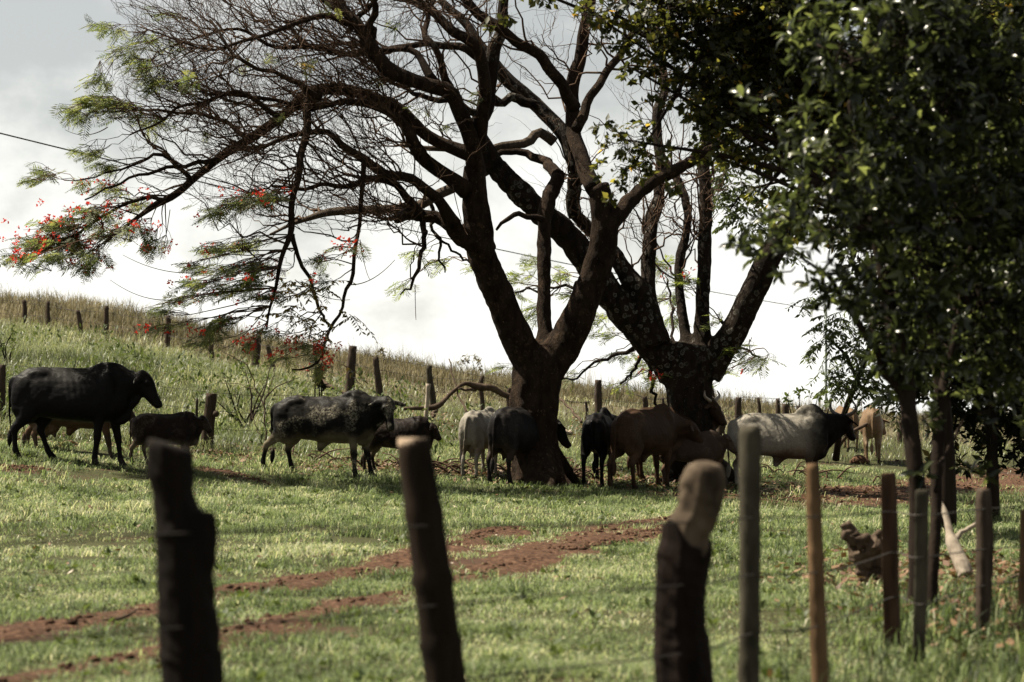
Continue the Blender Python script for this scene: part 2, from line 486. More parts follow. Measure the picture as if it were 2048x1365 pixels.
# ------------------------------------------------------------------ ground sheet
gy = np.concatenate([np.linspace(-80, 8, 16)[:-1], np.linspace(8, 45, 190)[:-1], np.linspace(45, 96, 130)[:-1], np.geomspace(96, 1500, 26)])
gx = np.concatenate([-np.geomspace(1200, 24, 16)[:-1], np.linspace(-24, 24, 220)[:-1], np.geomspace(24, 1200, 16)])
GX, GY = np.meshgrid(gx, gy)
GZ = terrain(GX.ravel(), GY.ravel())
V = np.stack([GX.ravel(), GY.ravel(), GZ], -1)
nx, ny = len(gx), len(gy)
ii = np.arange(ny - 1)[:, None] * nx; jj = np.arange(nx - 1)[None, :]
Q = np.stack([ii + jj, ii + jj + 1, ii + nx + jj + 1, ii + nx + jj], -1).reshape(-1, 4)
def dryness(x, y):
    """0 green pasture .. 1 dry hillside"""
    lim = np.interp(np.asarray(x) / np.maximum(y, 1) * FPX + 1024, [0, 300, 560, 760, 1000, 1400, 2048], [59, 56, 52, 50.5, 51, 49, 47])
    return np.clip((np.asarray(y) - lim + 3.5 * vnoise(x, y, 4, 5)) / 5.0, 0, 1)
tag(link('ground', mesh_np('ground', V, Q, M_GROUND, True, {'tint': dryness(V[:, 0], V[:, 1])})), kind='structure')

# ------------------------------------------------------------------ dirt tracks
def track_pts(pxs):
    out = []
    for px, py in pxs:
        lo, hi = 8.0, 60.0
        for _ in range(40):
            mid = (lo + hi) / 2
            g = ground_at(px, mid)
            if to_px(g)[1] > py: lo = mid
            else: hi = mid
        out.append(ground_at(px, lo))
    return out
TRACKS = []
def track(name, pxs, widths, label=None):
    pts = np.array(track_pts(pxs)); n = 420
    c = catmull(np.hstack([pts, np.array(widths)[:, None]]), n)
    t = norm(np.gradient(c[:, :2], axis=0)); s = np.stack([-t[:, 1], t[:, 0]], -1)
    m = 15; k = np.linspace(-1, 1, m)
    arc = np.arange(n) * 0.3
    wl = c[:, 3] * (1 + 0.45 * vnoise(c[:, 0], c[:, 1], .8, 7) + .4 * vnoise(c[:, 0], c[:, 1], .25, 8))
    wr = c[:, 3] * (1 + 0.45 * vnoise(c[:, 0], c[:, 1], .8, 9) + .4 * vnoise(c[:, 0], c[:, 1], .25, 10))
    w = np.where(k[None] < 0, wl[:, None], wr[:, None]) / 2 * 1.35
    XY = c[:, None, :2] + s[:, None, :] * (k[None, :] * w)[..., None]
    x, y = XY[..., 0].ravel(), XY[..., 1].ravel()
    kk = np.abs(np.tile(k, n))
    z = terrain(x, y) + 0.020 - 0.045 * kk ** 2.5 + .012 * vnoise(x, y, .2, 11) + .014 * vnoise(x, y, .55, 12) + .006 * vnoise(x, y, .09, 13)
    i = np.arange(n - 1)[:, None] * m; j = np.arange(m - 1)[None]
    Qs = np.stack([i + j, i + j + 1, i + m + j + 1, i + m + j], -1).reshape(-1, 4)
    tag(link(name, mesh_np(name, np.stack([x, y, z], -1), Qs, M_DIRT)), label, kind='structure')
    TRACKS.append((c[:, :2], c[:, 3] / 2))
track('dirt_track', [(-120, 1290), (60, 1262), (250, 1235), (440, 1190), (640, 1158), (800, 1130), (900, 1096), (1000, 1066), (1040, 1056)],
      [.45, .6, .5, .5, .5, .55, .65, .5, .15], 'upper rut of the red dirt track')
track('dirt_track', [(-100, 1390), (120, 1345), (300, 1312), (460, 1272), (640, 1226), (830, 1186), (960, 1150), (1060, 1118), (1160, 1080), (1250, 1054), (1330, 1042), (1420, 1032)],
      [.25, .3, .35, .4, .42, .5, .6, .75, .75, .65, .6, .5], 'lower rut of the red dirt track')
track('dirt_track', [(1290, 988), (1400, 998), (1500, 1002), (1600, 1000), (1700, 994), (1800, 984), (1900, 977), (2000, 970), (2120, 966)],
      [1.2, 2.6, 3.0, 2.8, 2.4, 2.2, 2.4, 3.0, 3.2], 'bare red earth under the grey bull')
track('dirt_track', [(1150, 1105), (1230, 1084), (1300, 1066), (1350, 1056)], [.2, .7, .8, .3], 'short bare patch beside the lower rut')
track('bare_earth', [(400, 938), (450, 950), (500, 962), (545, 974)], [.2, .7, .6, .15])
track('bare_earth', [(-30, 932), (40, 938), (100, 946)], [.3, .6, .15])
track('bare_earth', [(1800, 925), (1880, 930), (1990, 938), (2060, 945)], [.3, .6, .5, .3])
gme = bpy.data.objects['ground'].data
gv = np.empty(len(gme.vertices) * 3, np.float32); gme.vertices.foreach_get('co', gv); gv = gv.reshape(-1, 3)
bare = np.zeros(len(gv)); sel = np.where((gv[:, 1] > 9) & (gv[:, 1] < 46) & (np.abs(gv[:, 0]) < 12))[0]
for c, w in TRACKS:
    for a in range(0, len(sel), 20000):
        ix = sel[a:a + 20000]
        d = (np.hypot(gv[ix, 0][:, None] - c[None, ::4, 0], gv[ix, 1][:, None] - c[None, ::4, 1]) - w[None, ::4]).min(1)
        bare[ix] = np.maximum(bare[ix], np.clip(.75 - d / .5, 0, .75))
at_ = gme.attributes.new('bare', 'FLOAT', 'POINT'); at_.data.foreach_set('value', bare.astype(np.float32))
def on_track(x, y, grow=0.0):
    hit = np.zeros(len(x), bool)
    for c, w in TRACKS:
        cc = c[::3]; ww = w[::3]
        for a in range(0, len(x), 40000):
            d = np.hypot(x[a:a + 40000, None] - cc[None, :, 0], y[a:a + 40000, None] - cc[None, :, 1]) - ww[None] * .92 - grow
            hit[a:a + 40000] |= d.min(1) < 0
    return hit

# ------------------------------------------------------------------ grass
def blades(x, y, h, w, lean, tint, name, mat, curl=0.6, winddir=None):
    n = len(x)
    z = terrain(x, y) - 0.01
    th = rng.uniform(0, 2 * np.pi, n) if winddir is None else rng.normal(winddir, 1.0, n)
    d = np.stack([np.cos(th), np.sin(th), np.zeros(n)], -1)
    s = np.stack([-np.sin(th + rng.normal(0, .5, n)), np.cos(th), np.zeros(n)], -1)
    b = np.stack([x, y, z], -1)
    up = np.array([0, 0, 1.0])
    mid = b + d * (h * lean * 0.35)[:, None] + up * (h * 0.6)[:, None]
    tip = b + d * (h * lean * (1 + curl * 0.5))[:, None] + up * (h * np.maximum(1 - 0.42 * lean, .22))[:, None]
    V = np.stack([b - s * w[:, None] * .5, b + s * w[:, None] * .5, mid + s * w[:, None] * .42, mid - s * w[:, None] * .42, tip], 1).reshape(-1, 3)
    k = np.arange(n)[:, None] * 5
    Q = k + np.array([[0, 1, 2, 3]]); T = k + np.array([[3, 2, 4]])
    return tag(link(name, mesh_np(name, V, [Q, T], mat, True, {'tint': np.repeat(np.clip(tint, 0, 1), 5)})), kind='stuff')

def scatter(n, D0, D1, pad=60):
    D = np.sqrt(rng.uniform(D0**2, D1**2, n))
    px = rng.uniform(-pad, 2048 + pad, n)
    return (px - 1024) / FPX * D, D, px

xs, ys = [], []
for n, a, b in ((120000, 10.8, 18), (150000, 18, 29), (150000, 29, 43)):
    x, y, px = scatter(n, a, b)
    xs.append(x); ys.append(y)
x = np.concatenate(xs); y = np.concatenate(ys)
dens = 0.60 + 0.5 * vnoise(x, y, 1.1, 21) + 0.5 * vnoise(x, y, .35, 22)
tr_ = on_track(x, y, -.03) & (rng.uniform(0, 1, len(x)) > .07 + .5 * (vnoise(x, y, .3, 26) > .25))
keep = (rng.uniform(0, 1, len(x)) < dens) & ~tr_ & (dryness(x, y) < .6)
x, y = x[keep], y[keep]
lush = 0.5 + 0.5 * vnoise(x, y, 1.7, 23)
h = np.interp(y, [11, 20, 32], [.5, .68, 1.0]) * (0.035 + 0.06 * lush) * rng.uniform(.6, 1.5, len(x)) * (1 + .7 * (vnoise(x, y, .45, 24) > .3) + .9 * (vnoise(x, y, .8, 28) > .55))
tint = 0.41 + 0.14 * vnoise(x, y, 2.2, 25) + .2 * vnoise(x, y, .5, 27) + rng.normal(0.10, .22, len(x)) + 0.25 * (rng.uniform(0, 1, len(x)) > .955)
w_ = rng.uniform(.0045, .009, len(x)) * np.interp(y, [10, 40], [.9, 1.5]); l_ = rng.uniform(.4, 1.7, len(x))
cx_, cy_, _p = scatter(1500, 11, 42)      # tussocks
k_ = (vnoise(cx_, cy_, 3.0, 29) > -.25) & ~on_track(cx_, cy_, .02); cx_, cy_ = cx_[k_], cy_[k_]
nb = 55; r_ = np.repeat(rng.uniform(.04, .16, len(cx_)), nb)
tx_ = np.repeat(cx_, nb) + rng.normal(0, 1, len(r_)) * r_; ty_ = np.repeat(cy_, nb) + rng.normal(0, 1, len(r_)) * r_
th_ = np.repeat(rng.uniform(.55, 1.35, len(cx_)), nb) * rng.uniform(.06, .15, len(r_)) * np.interp(ty_, [11, 24], [.6, 1])
tt_ = np.repeat(rng.normal(.28, .12, len(cx_)), nb) + rng.normal(0, .13, len(r_))
x = np.concatenate([x, tx_]); y = np.concatenate([y, ty_]); h = np.concatenate([h, th_]); tint = np.concatenate([tint, tt_])
w_ = np.concatenate([w_, rng.uniform(.005, .010, len(r_))]); l_ = np.concatenate([l_, rng.uniform(.3, 1.4, len(r_))])
tag(blades(x, y, h, w_, l_, tint, 'pasture_grass', M_GRASS),
    'short bright green pasture grass covering the foreground', 'grass')

def px_of(x, y): return x / y * FPX + 1024
# tall green grass of the lower slope
x, y, px = scatter(190000, 34, 62)
base = np.interp(px, [-60, 500, 900, 1300, 1700, 2100], [35.2, 36.6, 38.5, 39.5, 44, 44]) + 1.2 * vnoise(x, y, 2.5, 31)
keep = (y > base) & (rng.uniform(0, 1, len(x)) < np.interp(px, [0, 480, 700, 1000, 2048], [1, .85, .35, .3, .35]) * (1 - .85 * dryness(x, y)) * (.75 + .5 * vnoise(x, y, 1.5, 32))) & ~on_track(x, y, .1)
x, y, px = x[keep], y[keep], px[keep]
h = np.interp(px, [0, 500, 800, 2048], [.36, .31, .2, .2]) * rng.uniform(.5, 1.3, len(x)) * (1 + .4 * vnoise(x, y, 1.3, 33))
tint = 0.36 + .2 * vnoise(x, y, 2, 34) + .22 * vnoise(x, y, .7, 35) + rng.normal(.08, .18, len(x)) + .15 * dryness(x, y)
tag(blades(x, y, h, rng.uniform(.007, .013, len(x)), rng.uniform(.4, 1.6, len(x)), tint, 'tall_grass', M_TALL), 'tall green grass on the slope behind the cattle', 'grass')
# dry grass of the hill
x, y, px = scatter(190000, 42, 90, 100)
dd = dryness(x, y)
keep = rng.uniform(0, 1, len(x)) < dd * (.55 + .5 * vnoise(x, y, 2.2, 41)) * np.interp(y, [44, 56, 80], [.5, .8, 1])
x, y, px = x[keep], y[keep], px[keep]
far = np.clip((y - 54) / 22, 0, 1)
h = (.13 + .36 * far ** 1.3 + .06 * np.clip((700 - px) / 500, 0, 1) * (1 - far)) * rng.uniform(.5, 1.35, len(x)) * (1 + .55 * vnoise(x, y, 2.6, 42) + .45 * vnoise(x, y, .9, 44))
tint = .45 + .3 * vnoise(x, y, 2.4, 43) + .2 * vnoise(x, y, .8, 45) + rng.normal(0, .2, len(x))
tag(blades(x, y, np.maximum(h, .1), rng.uniform(.012, .024, len(x)), rng.uniform(.1, .6, len(x)), tint, 'dry_grass', M_DRY), 'dry straw coloured grass over the hill top', 'grass')
# tall thin stalks breaking the ridge line
x, y, px = scatter(5200, 66, 84, 100)
k_ = rng.uniform(0, 1, len(x)) < .3 + .9 * vnoise(x, y, 1.8, 46)
x, y = x[k_], y[k_]
h = rng.uniform(.45, 1.2, len(x))
tag(blades(x, y, h, rng.uniform(.008, .014, len(x)), rng.uniform(.05, .35, len(x)), rng.uniform(.3, 1, len(x)), 'dry_stalk_cover', M_DRY), 'thin dry stalks along the ridge against the sky', 'grass')
# rough weeds around the front fence at lower right
x, y, px = scatter(20000, 10.8, 17.5)
keep = rng.uniform(0, 1, len(x)) < np.clip((px - 1500) / 350, 0, 1) * (.7 + .4 * vnoise(x, y, .7, 51))
x, y = x[keep], y[keep]
tag(blades(x, y, rng.uniform(.05, .24, len(x)) * np.interp(px_of(x, y), [1500, 2000], [.5, 1]), rng.uniform(.006, .012, len(x)), rng.uniform(.2, .8, len(x)), rng.normal(.2, .25, len(x)), 'rank_grass', M_GRASS),  # dark tint paints in the shade beneath the tree
    'rank uncut grass around the front fence posts', 'grass')

# clods and stones lying in the ruts
tx, ty = [], []
for c_, w_ in TRACKS:
    n_ = int(220 * len(c_) / 420 * max(1, w_.mean() * 2)); k_ = rng.integers(0, len(c_), n_)
    tx.append(c_[k_, 0] + rng.normal(0, .06, n_)); ty.append(c_[k_, 1] + rng.uniform(-1, 1, n_) * w_[k_] * 1.05)
x = np.concatenate(tx); y = np.concatenate(ty); n_ = len(x)
oct_ = np.array([[1, 0, 0], [0, 1, 0], [-1, 0, 0], [0, -1, 0], [0, 0, 1], [0, 0, -1.]])
sz = rng.uniform(.008, .035, (n_, 1, 1)) * rng.uniform(.6, 1.3, (n_, 6, 1)) * np.array([1, 1, .7])
V = np.stack([x, y, terrain(x, y) + .025], -1)[:, None] + oct_[None] * sz
T = np.array([[0, 1, 4], [1, 2, 4], [2, 3, 4], [3, 0, 4], [1, 0, 5], [2, 1, 5], [3, 2, 5], [0, 3, 5]])
tag(link('earth_clods', mesh_np('earth_clods', V.reshape(-1, 3), (np.arange(n_)[:, None, None] * 6 + T[None]).reshape(-1, 3), M_DIRT, False)), 'small clods and stones scattered in the red ruts', 'clods', kind='stuff')

# dead leaves and pale scraps lying on the ground
def flakes(x, y, size, tint, name, mat, label):
    n = len(x); z = terrain(x, y) + rng.uniform(.015, .07, n)
    a = rng.uniform(0, 6.28, n); u = np.stack([np.cos(a), np.sin(a), rng.normal(0, .35, n)], -1); v = np.stack([-np.sin(a), np.cos(a), rng.normal(0, .35, n)], -1)
    c = np.stack([x, y, z], -1); s = size[:, None]
    V = np.stack([c - u * s, c + v * s * .5, c + u * s, c - v * s * .5], 1).reshape(-1, 3)
    tag(link(name, mesh_np(name, V, np.arange(4 * n).reshape(-1, 4), mat, False, {'tint': np.repeat(tint, 4)})), label, 'leaf litter', kind='stuff')
lx, ly, lt, ls = [], [], [], []
for px, D, sx, sy, n in ((1060, 37.5, 2.2, 1.0, 1500), (1390, 38.5, 2.4, 1.2, 1300), (450, 37, 1.4, .8, 900), (920, 37.5, 1.2, .7, 900), (640, 37.5, 1.6, .6, 800), (850, 47, 2.5, 1.5, 700), (1730, 18.5, .35, .7, 220), (1930, 19, .5, 1.5, 900), (1960, 15.5, .4, 1.2, 500), (30, 36, 1.0, .6, 400), (1150, 38, 1.0, .7, 700)):
    g = ground_at(px, D)
    lx.append(g[0] + rng.normal(0, sx, n)); ly.append(g[1] + rng.normal(0, sy, n)); lt.append(rng.uniform(0, .85, n)); ls.append(rng.uniform(.02, .06, n))
x, y, px = scatter(420, 11, 34)
lx.append(x); ly.append(y); lt.append(rng.choice([.4, .7, .93], len(x), p=[.5, .35, .15])); ls.append(rng.uniform(.015, .035, len(x)))
flakes(np.concatenate(lx), np.concatenate(ly), np.concatenate(ls), np.concatenate(lt), 'leaf_litter', M_LITTER, 'brown dead leaves and pale scraps scattered on the ground')
# ------------------------------------------------------------------ big flame trees
def smooth_tube(mb, rows, n=None, sides=12, rough=0.05, seed=0, wob=0.0):
    """rows: (x,y,z,r)"""
    rows = np.asarray(rows, float)
    L = np.linalg.norm(np.diff(rows[:, :3], axis=0), axis=1).sum()
    n = n or int(np.clip(L / 0.12, 8, 90))
    c = catmull(rows, n)
    if wob:
        r1 = np.random.default_rng(seed)
        t = np.linspace(0, 1, n)
        for k in range(3):
            off = sum(r1.normal(0, 1) * np.sin(t * f + r1.uniform(0, 6)) for f in (9, 17, 29))
            c[:, k] += wob * off * np.minimum(1, np.minimum(t, 1 - t) * 8)
    ring_tube(mb, c[:, :3], np.maximum(c[:, 3], .004), n=sides, rough=rough, seed=seed, up=(0.3, 1, 0.2))
    return c

def px_limb(pts, D0, D1, bow=0.0):
    """photo trace (px,py,width px) -> rows (x,y,z,r), depth running D0..D1 metres"""
    n = len(pts); out = []
    for i, (px, py, w) in enumerate(pts):
        t = i / max(n - 1, 1)
        D = D0 + (D1 - D0) * t + bow * math.sin(math.pi * t)
        out.append([*P(px, py, D), w / 2 / FPX * D])
    return out

def spawn(Pp, Rp, n, L, bias, spread, bend, K, t0=.2, rfac=.55, rmax=.03, rmin=.0035, seed=0, wig=.04, tang=.6, weights=None):
    r1 = np.random.default_rng(seed)
    N, Kp, _ = Pp.shape
    i = r1.choice(N, n, p=weights)
    t = r1.uniform(t0, 1, n) * (Kp - 1)
    k = np.minimum(t.astype(int), Kp - 2); f = (t - k)[:, None]
    p0 = Pp[i, k] * (1 - f) + Pp[i, k + 1] * f
    r0 = np.clip((Rp[i, k] * (1 - f[:, 0]) + Rp[i, k + 1] * f[:, 0]) * rfac, rmin, rmax)
    tg = norm(Pp[i, k + 1] - Pp[i, k])
    d = norm(tg * tang + np.asarray(bias) + r1.normal(0, spread, (n, 3)))
    bv = norm(r1.normal(0, 1, (n, 3)) + np.array([0, 0, .9])) * bend
    ln = r1.uniform(*L, n)
    s = np.linspace(0, 1, K)
    C = p0[:, None] + d[:, None] * (ln[:, None] * s)[..., None] + bv[:, None] * (ln[:, None] * s ** 2)[..., None]
    w = r1.normal(0, wig, (n, K, 3)) * ln[:, None, None]; w[:, 0] = 0
    C = C + w
    R = r0[:, None] * (1 - .7 * s)[None]
    return C, R

def resample_all(curves, K=16):
    Pn, Rn, W = [], [], []
    for c in curves:
        idx = np.linspace(0, len(c) - 1, K)
        Pn.append(np.stack([np.interp(idx, np.arange(len(c)), c[:, k]) for k in range(3)], -1))
        Rn.append(np.interp(idx, np.arange(len(c)), c[:, 3]))
        W.append(np.linalg.norm(np.diff(c[:, :3], axis=0), axis=1).sum())
    return np.array(Pn), np.array(Rn), np.array(W)

def fronds(mb, pos, dirs, size, npin=11, droop=.2, seed=0, t=(0, 1), wid=.19):
    """feathery bipinnate fronds: pairs of narrow pinnae along a drooping rachis"""
    n = len(pos); r1 = np.random.default_rng(seed)
    d = norm(dirs); up = norm(np.array([0, 0, 1.]) + r1.normal(0, .35, (n, 3)))
    s = norm(np.cross(d, up)); up = np.cross(s, d)
    tt = r1.uniform(*t, n)
    k = np.linspace(.12, 1, npin)
    ax = pos[:, None] + d[:, None] * (size[:, None] * k)[..., None] - np.array([0, 0, 1.]) * (droop * size[:, None] * k ** 2)[..., None]
    ln = size[:, None] * .42 * np.sin(np.pi * (.12 + .80 * k))[None] ** .7 * r1.uniform(.75, 1.15, (n, npin))
    for sg in (-1, 1):
        pd = norm(s[:, None] * sg + d[:, None] * .45 + up[:, None] * r1.normal(.05, .18, (n, npin, 1)) - np.array([0, 0, .25]))
        wv = d[:, None] * (ln * wid)[..., None] * .5
        tip = ax + pd * ln[..., None]
        mid = ax + pd * (ln * .5)[..., None]
        V = np.stack([ax, mid + wv, tip, mid - wv], 2).reshape(-1, 3)
        mb.add(V, None, np.arange(len(V)).reshape(-1, 4), np.repeat(tt, npin * 4))
    e = ax[:, -1]
    m = ax[:, npin // 2]
    batch_tubes(mb, np.stack([pos, m, e], 1), np.full((n, 3), .0035), 3, np.repeat(tt * .3, 9))

def blossoms(mb, pos, size=.03, seed=0):
    n = len(pos); r1 = np.random.default_rng(seed)
    tt = r1.uniform(0, 1, n)
    for k in range(4):
        d = norm(r1.normal(0, 1, (n, 3)) + np.array([0, 0, .5])); s = norm(np.cross(d, r1.normal(0, 1, (n, 3))))
        l = size * r1.uniform(.7, 1.3, (n, 1))
        V = np.stack([pos, pos + d * l * .6 + s * l * .45, pos + d * l * 1.2, pos + d * l * .6 - s * l * .45], 1).reshape(-1, 3)
        mb.add(V, None, np.arange(4 * n).reshape(-1, 4), np.repeat(tt, 4))

def sprays(curves, specs, tw, fo, fl, D, seed=0, fsize=(.16, .30), flat=.5, pale=None):
    """leafy sprays: a stem from the nearest limb into a cloud of fronds"""
    r1 = np.random.default_rng(seed)
    allc = np.concatenate([c[::2] for c in curves])
    for sp in specs:
        cx, cy, rx, ry, n = sp[:5]; nf = sp[5] if len(sp) > 5 else 0
        Dk = D + r1.uniform(-1.2, 1.2)
        c = P(cx, cy, Dk); mx_, mz = rx / FPX * Dk, ry / FPX * Dk
        cand = allc.copy(); cand_d = np.abs(cand[:, 0] - c[0] - .5) + np.abs(cand[:, 2] - c[2] - .25) + .35 * np.abs(cand[:, 1] - c[1])
        a = cand[np.argmin(cand_d)]
        p0 = a[:3]
        n = int(n * 2.1); n_st = max(2, n // 9)
        ends = c + np.stack([r1.normal(-.15, .55, n_st) * mx_, r1.normal(0, .6, n_st), r1.normal(0, .55, n_st) * mz], -1)
        s = np.linspace(0, 1, 7)
        mid = (p0 + ends) / 2 + np.stack([r1.normal(0, .12, n_st), r1.normal(0, .1, n_st), r1.normal(.06, .1, n_st)], -1)
        C = ((1 - s) ** 2)[None, :, None] * p0 + (2 * s * (1 - s))[None, :, None] * mid[:, None] + (s ** 2)[None, :, None] * ends[:, None]
        C[:, 1:-1] += r1.normal(0, .018, (n_st, 5, 3))
        R = np.clip(a[3] * .6, .006, .012) * (1 - .72 * s)[None] * np.ones((n_st, 1))
        batch_tubes(tw, C, R, 3)
        base_dir = norm(ends - mid)
        idx = r1.integers(0, n_st, n)
        t = r1.uniform(.62, 1.0, n)
        q = C[idx, np.minimum((t * 6).astype(int), 5)]
        pos = q * .45 + .55 * (c + np.stack([r1.normal(0, .5, n) * mx_, r1.normal(0, .5, n), r1.normal(0, .32, n) * mz], -1))
        batch_tubes(tw, np.stack([q, (q + pos) / 2 + r1.normal(0, .02, (n, 3)), pos], 1), np.full((n, 3), .0035), 3)
        dr = norm(base_dir[idx] * .7 + np.stack([r1.normal(-.3, .7, n), r1.normal(0, .7, n), r1.normal(0, .22, n)], -1))
        fronds(fo, pos, dr, r1.uniform(*fsize, n), seed=seed + int(cx))
        if nf and fl is not None:
            fp = c + np.stack([r1.normal(0, .55, nf) * mx_, r1.normal(0, .45, nf), r1.normal(.35, .5, nf) * mz], -1)
            blossoms(fl, np.repeat(fp[:max(2, int(nf * .6))], 5, 0) + r1.normal(0, .035, (5 * max(2, int(nf * .6)), 3)), .027, seed + int(cy))


def gnarl(me, amp, s, seed):
    n = len(me.vertices); co = np.empty(n * 3, np.float32); no = np.empty(n * 3, np.float32)
    me.vertices.foreach_get('co', co); me.vertex_normals.foreach_get('vector', no)
    co = co.reshape(-1, 3); no = no.reshape(-1, 3)
    u = co[:, 0] * 1.3 + co[:, 1] * .9; v = co[:, 2] * .55
    d = amp * (vnoise(u, v, s, seed) + .6 * vnoise(u, v, s * .4, seed + 1)) + amp * 1.2 * np.maximum(0, vnoise(u, co[:, 2], s * 3, seed + 2) - .4)
    me.vertices.foreach_set('co', (co + no * d[:, None]).astype(np.float32).ravel()); me.update()

# --- the nearer tree: trunk with three arms, limbs sweeping left
g1 = ground_at(1078, 36.2)
t1 = thing('flame_tree', g1, 'nearer flame tree forking low into three arms, bare twigs and red blossom sweeping left', 'tree')
mb = MB()
base = [[*P(1082, 1000, 36.2), .50], [*P(1080, 962, 36.2), .42], [*P(1074, 915, 36.2), .36], [*P(1070, 850, 36.2), .345], [*P(1072, 790, 36.2), .355], [*P(1078, 735, 36.2), .37], [*P(1082, 705, 36.2), .30]]
smooth_tube(mb, base, 26, 16, .05, 1)
for (px, py), D in (((1128, 968), 35.6), ((1035, 968), 35.9), ((1100, 985), 35.0), ((1150, 962), 36.8), ((1060, 980), 35.2)):      # buttress roots
    smooth_tube(mb, [[*P(1080, 880, 36.2), .2], [*((P(1080, 930, 36.2) + P(px, py - 30, D)) / 2), .17], [*P(px, py, D), .09], [*(ground_at(px + (px - 1080) * .5, D) - [0, 0, .06]), .05]], 12, 10, .05, 2)
LT = px_limb([(1072, 745, 70), (1035, 680, 66), (1003, 600, 60), (978, 545, 58), (962, 500, 60), (957, 450, 58), (950, 390, 50), (950, 330, 46)], 36.2, 35.4)
RT = px_limb([(1085, 745, 76), (1128, 690, 72), (1163, 615, 64), (1187, 550, 58), (1205, 490, 56), (1208, 430, 50), (1195, 370, 42)], 36.2, 36.0)
MT = px_limb([(1083, 730, 50), (1088, 670, 32), (1089, 600, 29), (1089, 520, 27), (1089, 450, 28), (1098, 395, 32), (1118, 352, 28)], 36.2, 36.9)
STUB = px_limb([(975, 510, 55), (945, 485, 46), (915, 465, 38), (905, 447, 34)], 35.7, 35.3)
RB = px_limb([(1200, 470, 42), (1235, 430, 34), (1270, 392, 30), (1310, 360, 27), (1360, 335, 24), (1420, 300, 20), (1490, 250, 18), (1560, 180, 10)], 36.0, 36.8)
cur1 = []
for i, r in enumerate((LT, RT, MT, STUB, RB)): cur1.append(smooth_tube(mb, r, None, 12, .045, 10 + i))
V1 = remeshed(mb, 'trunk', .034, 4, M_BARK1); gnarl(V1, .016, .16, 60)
V1.transform(Matrix.Translation(-Vector(g1)))
link('trunk', V1, t1)
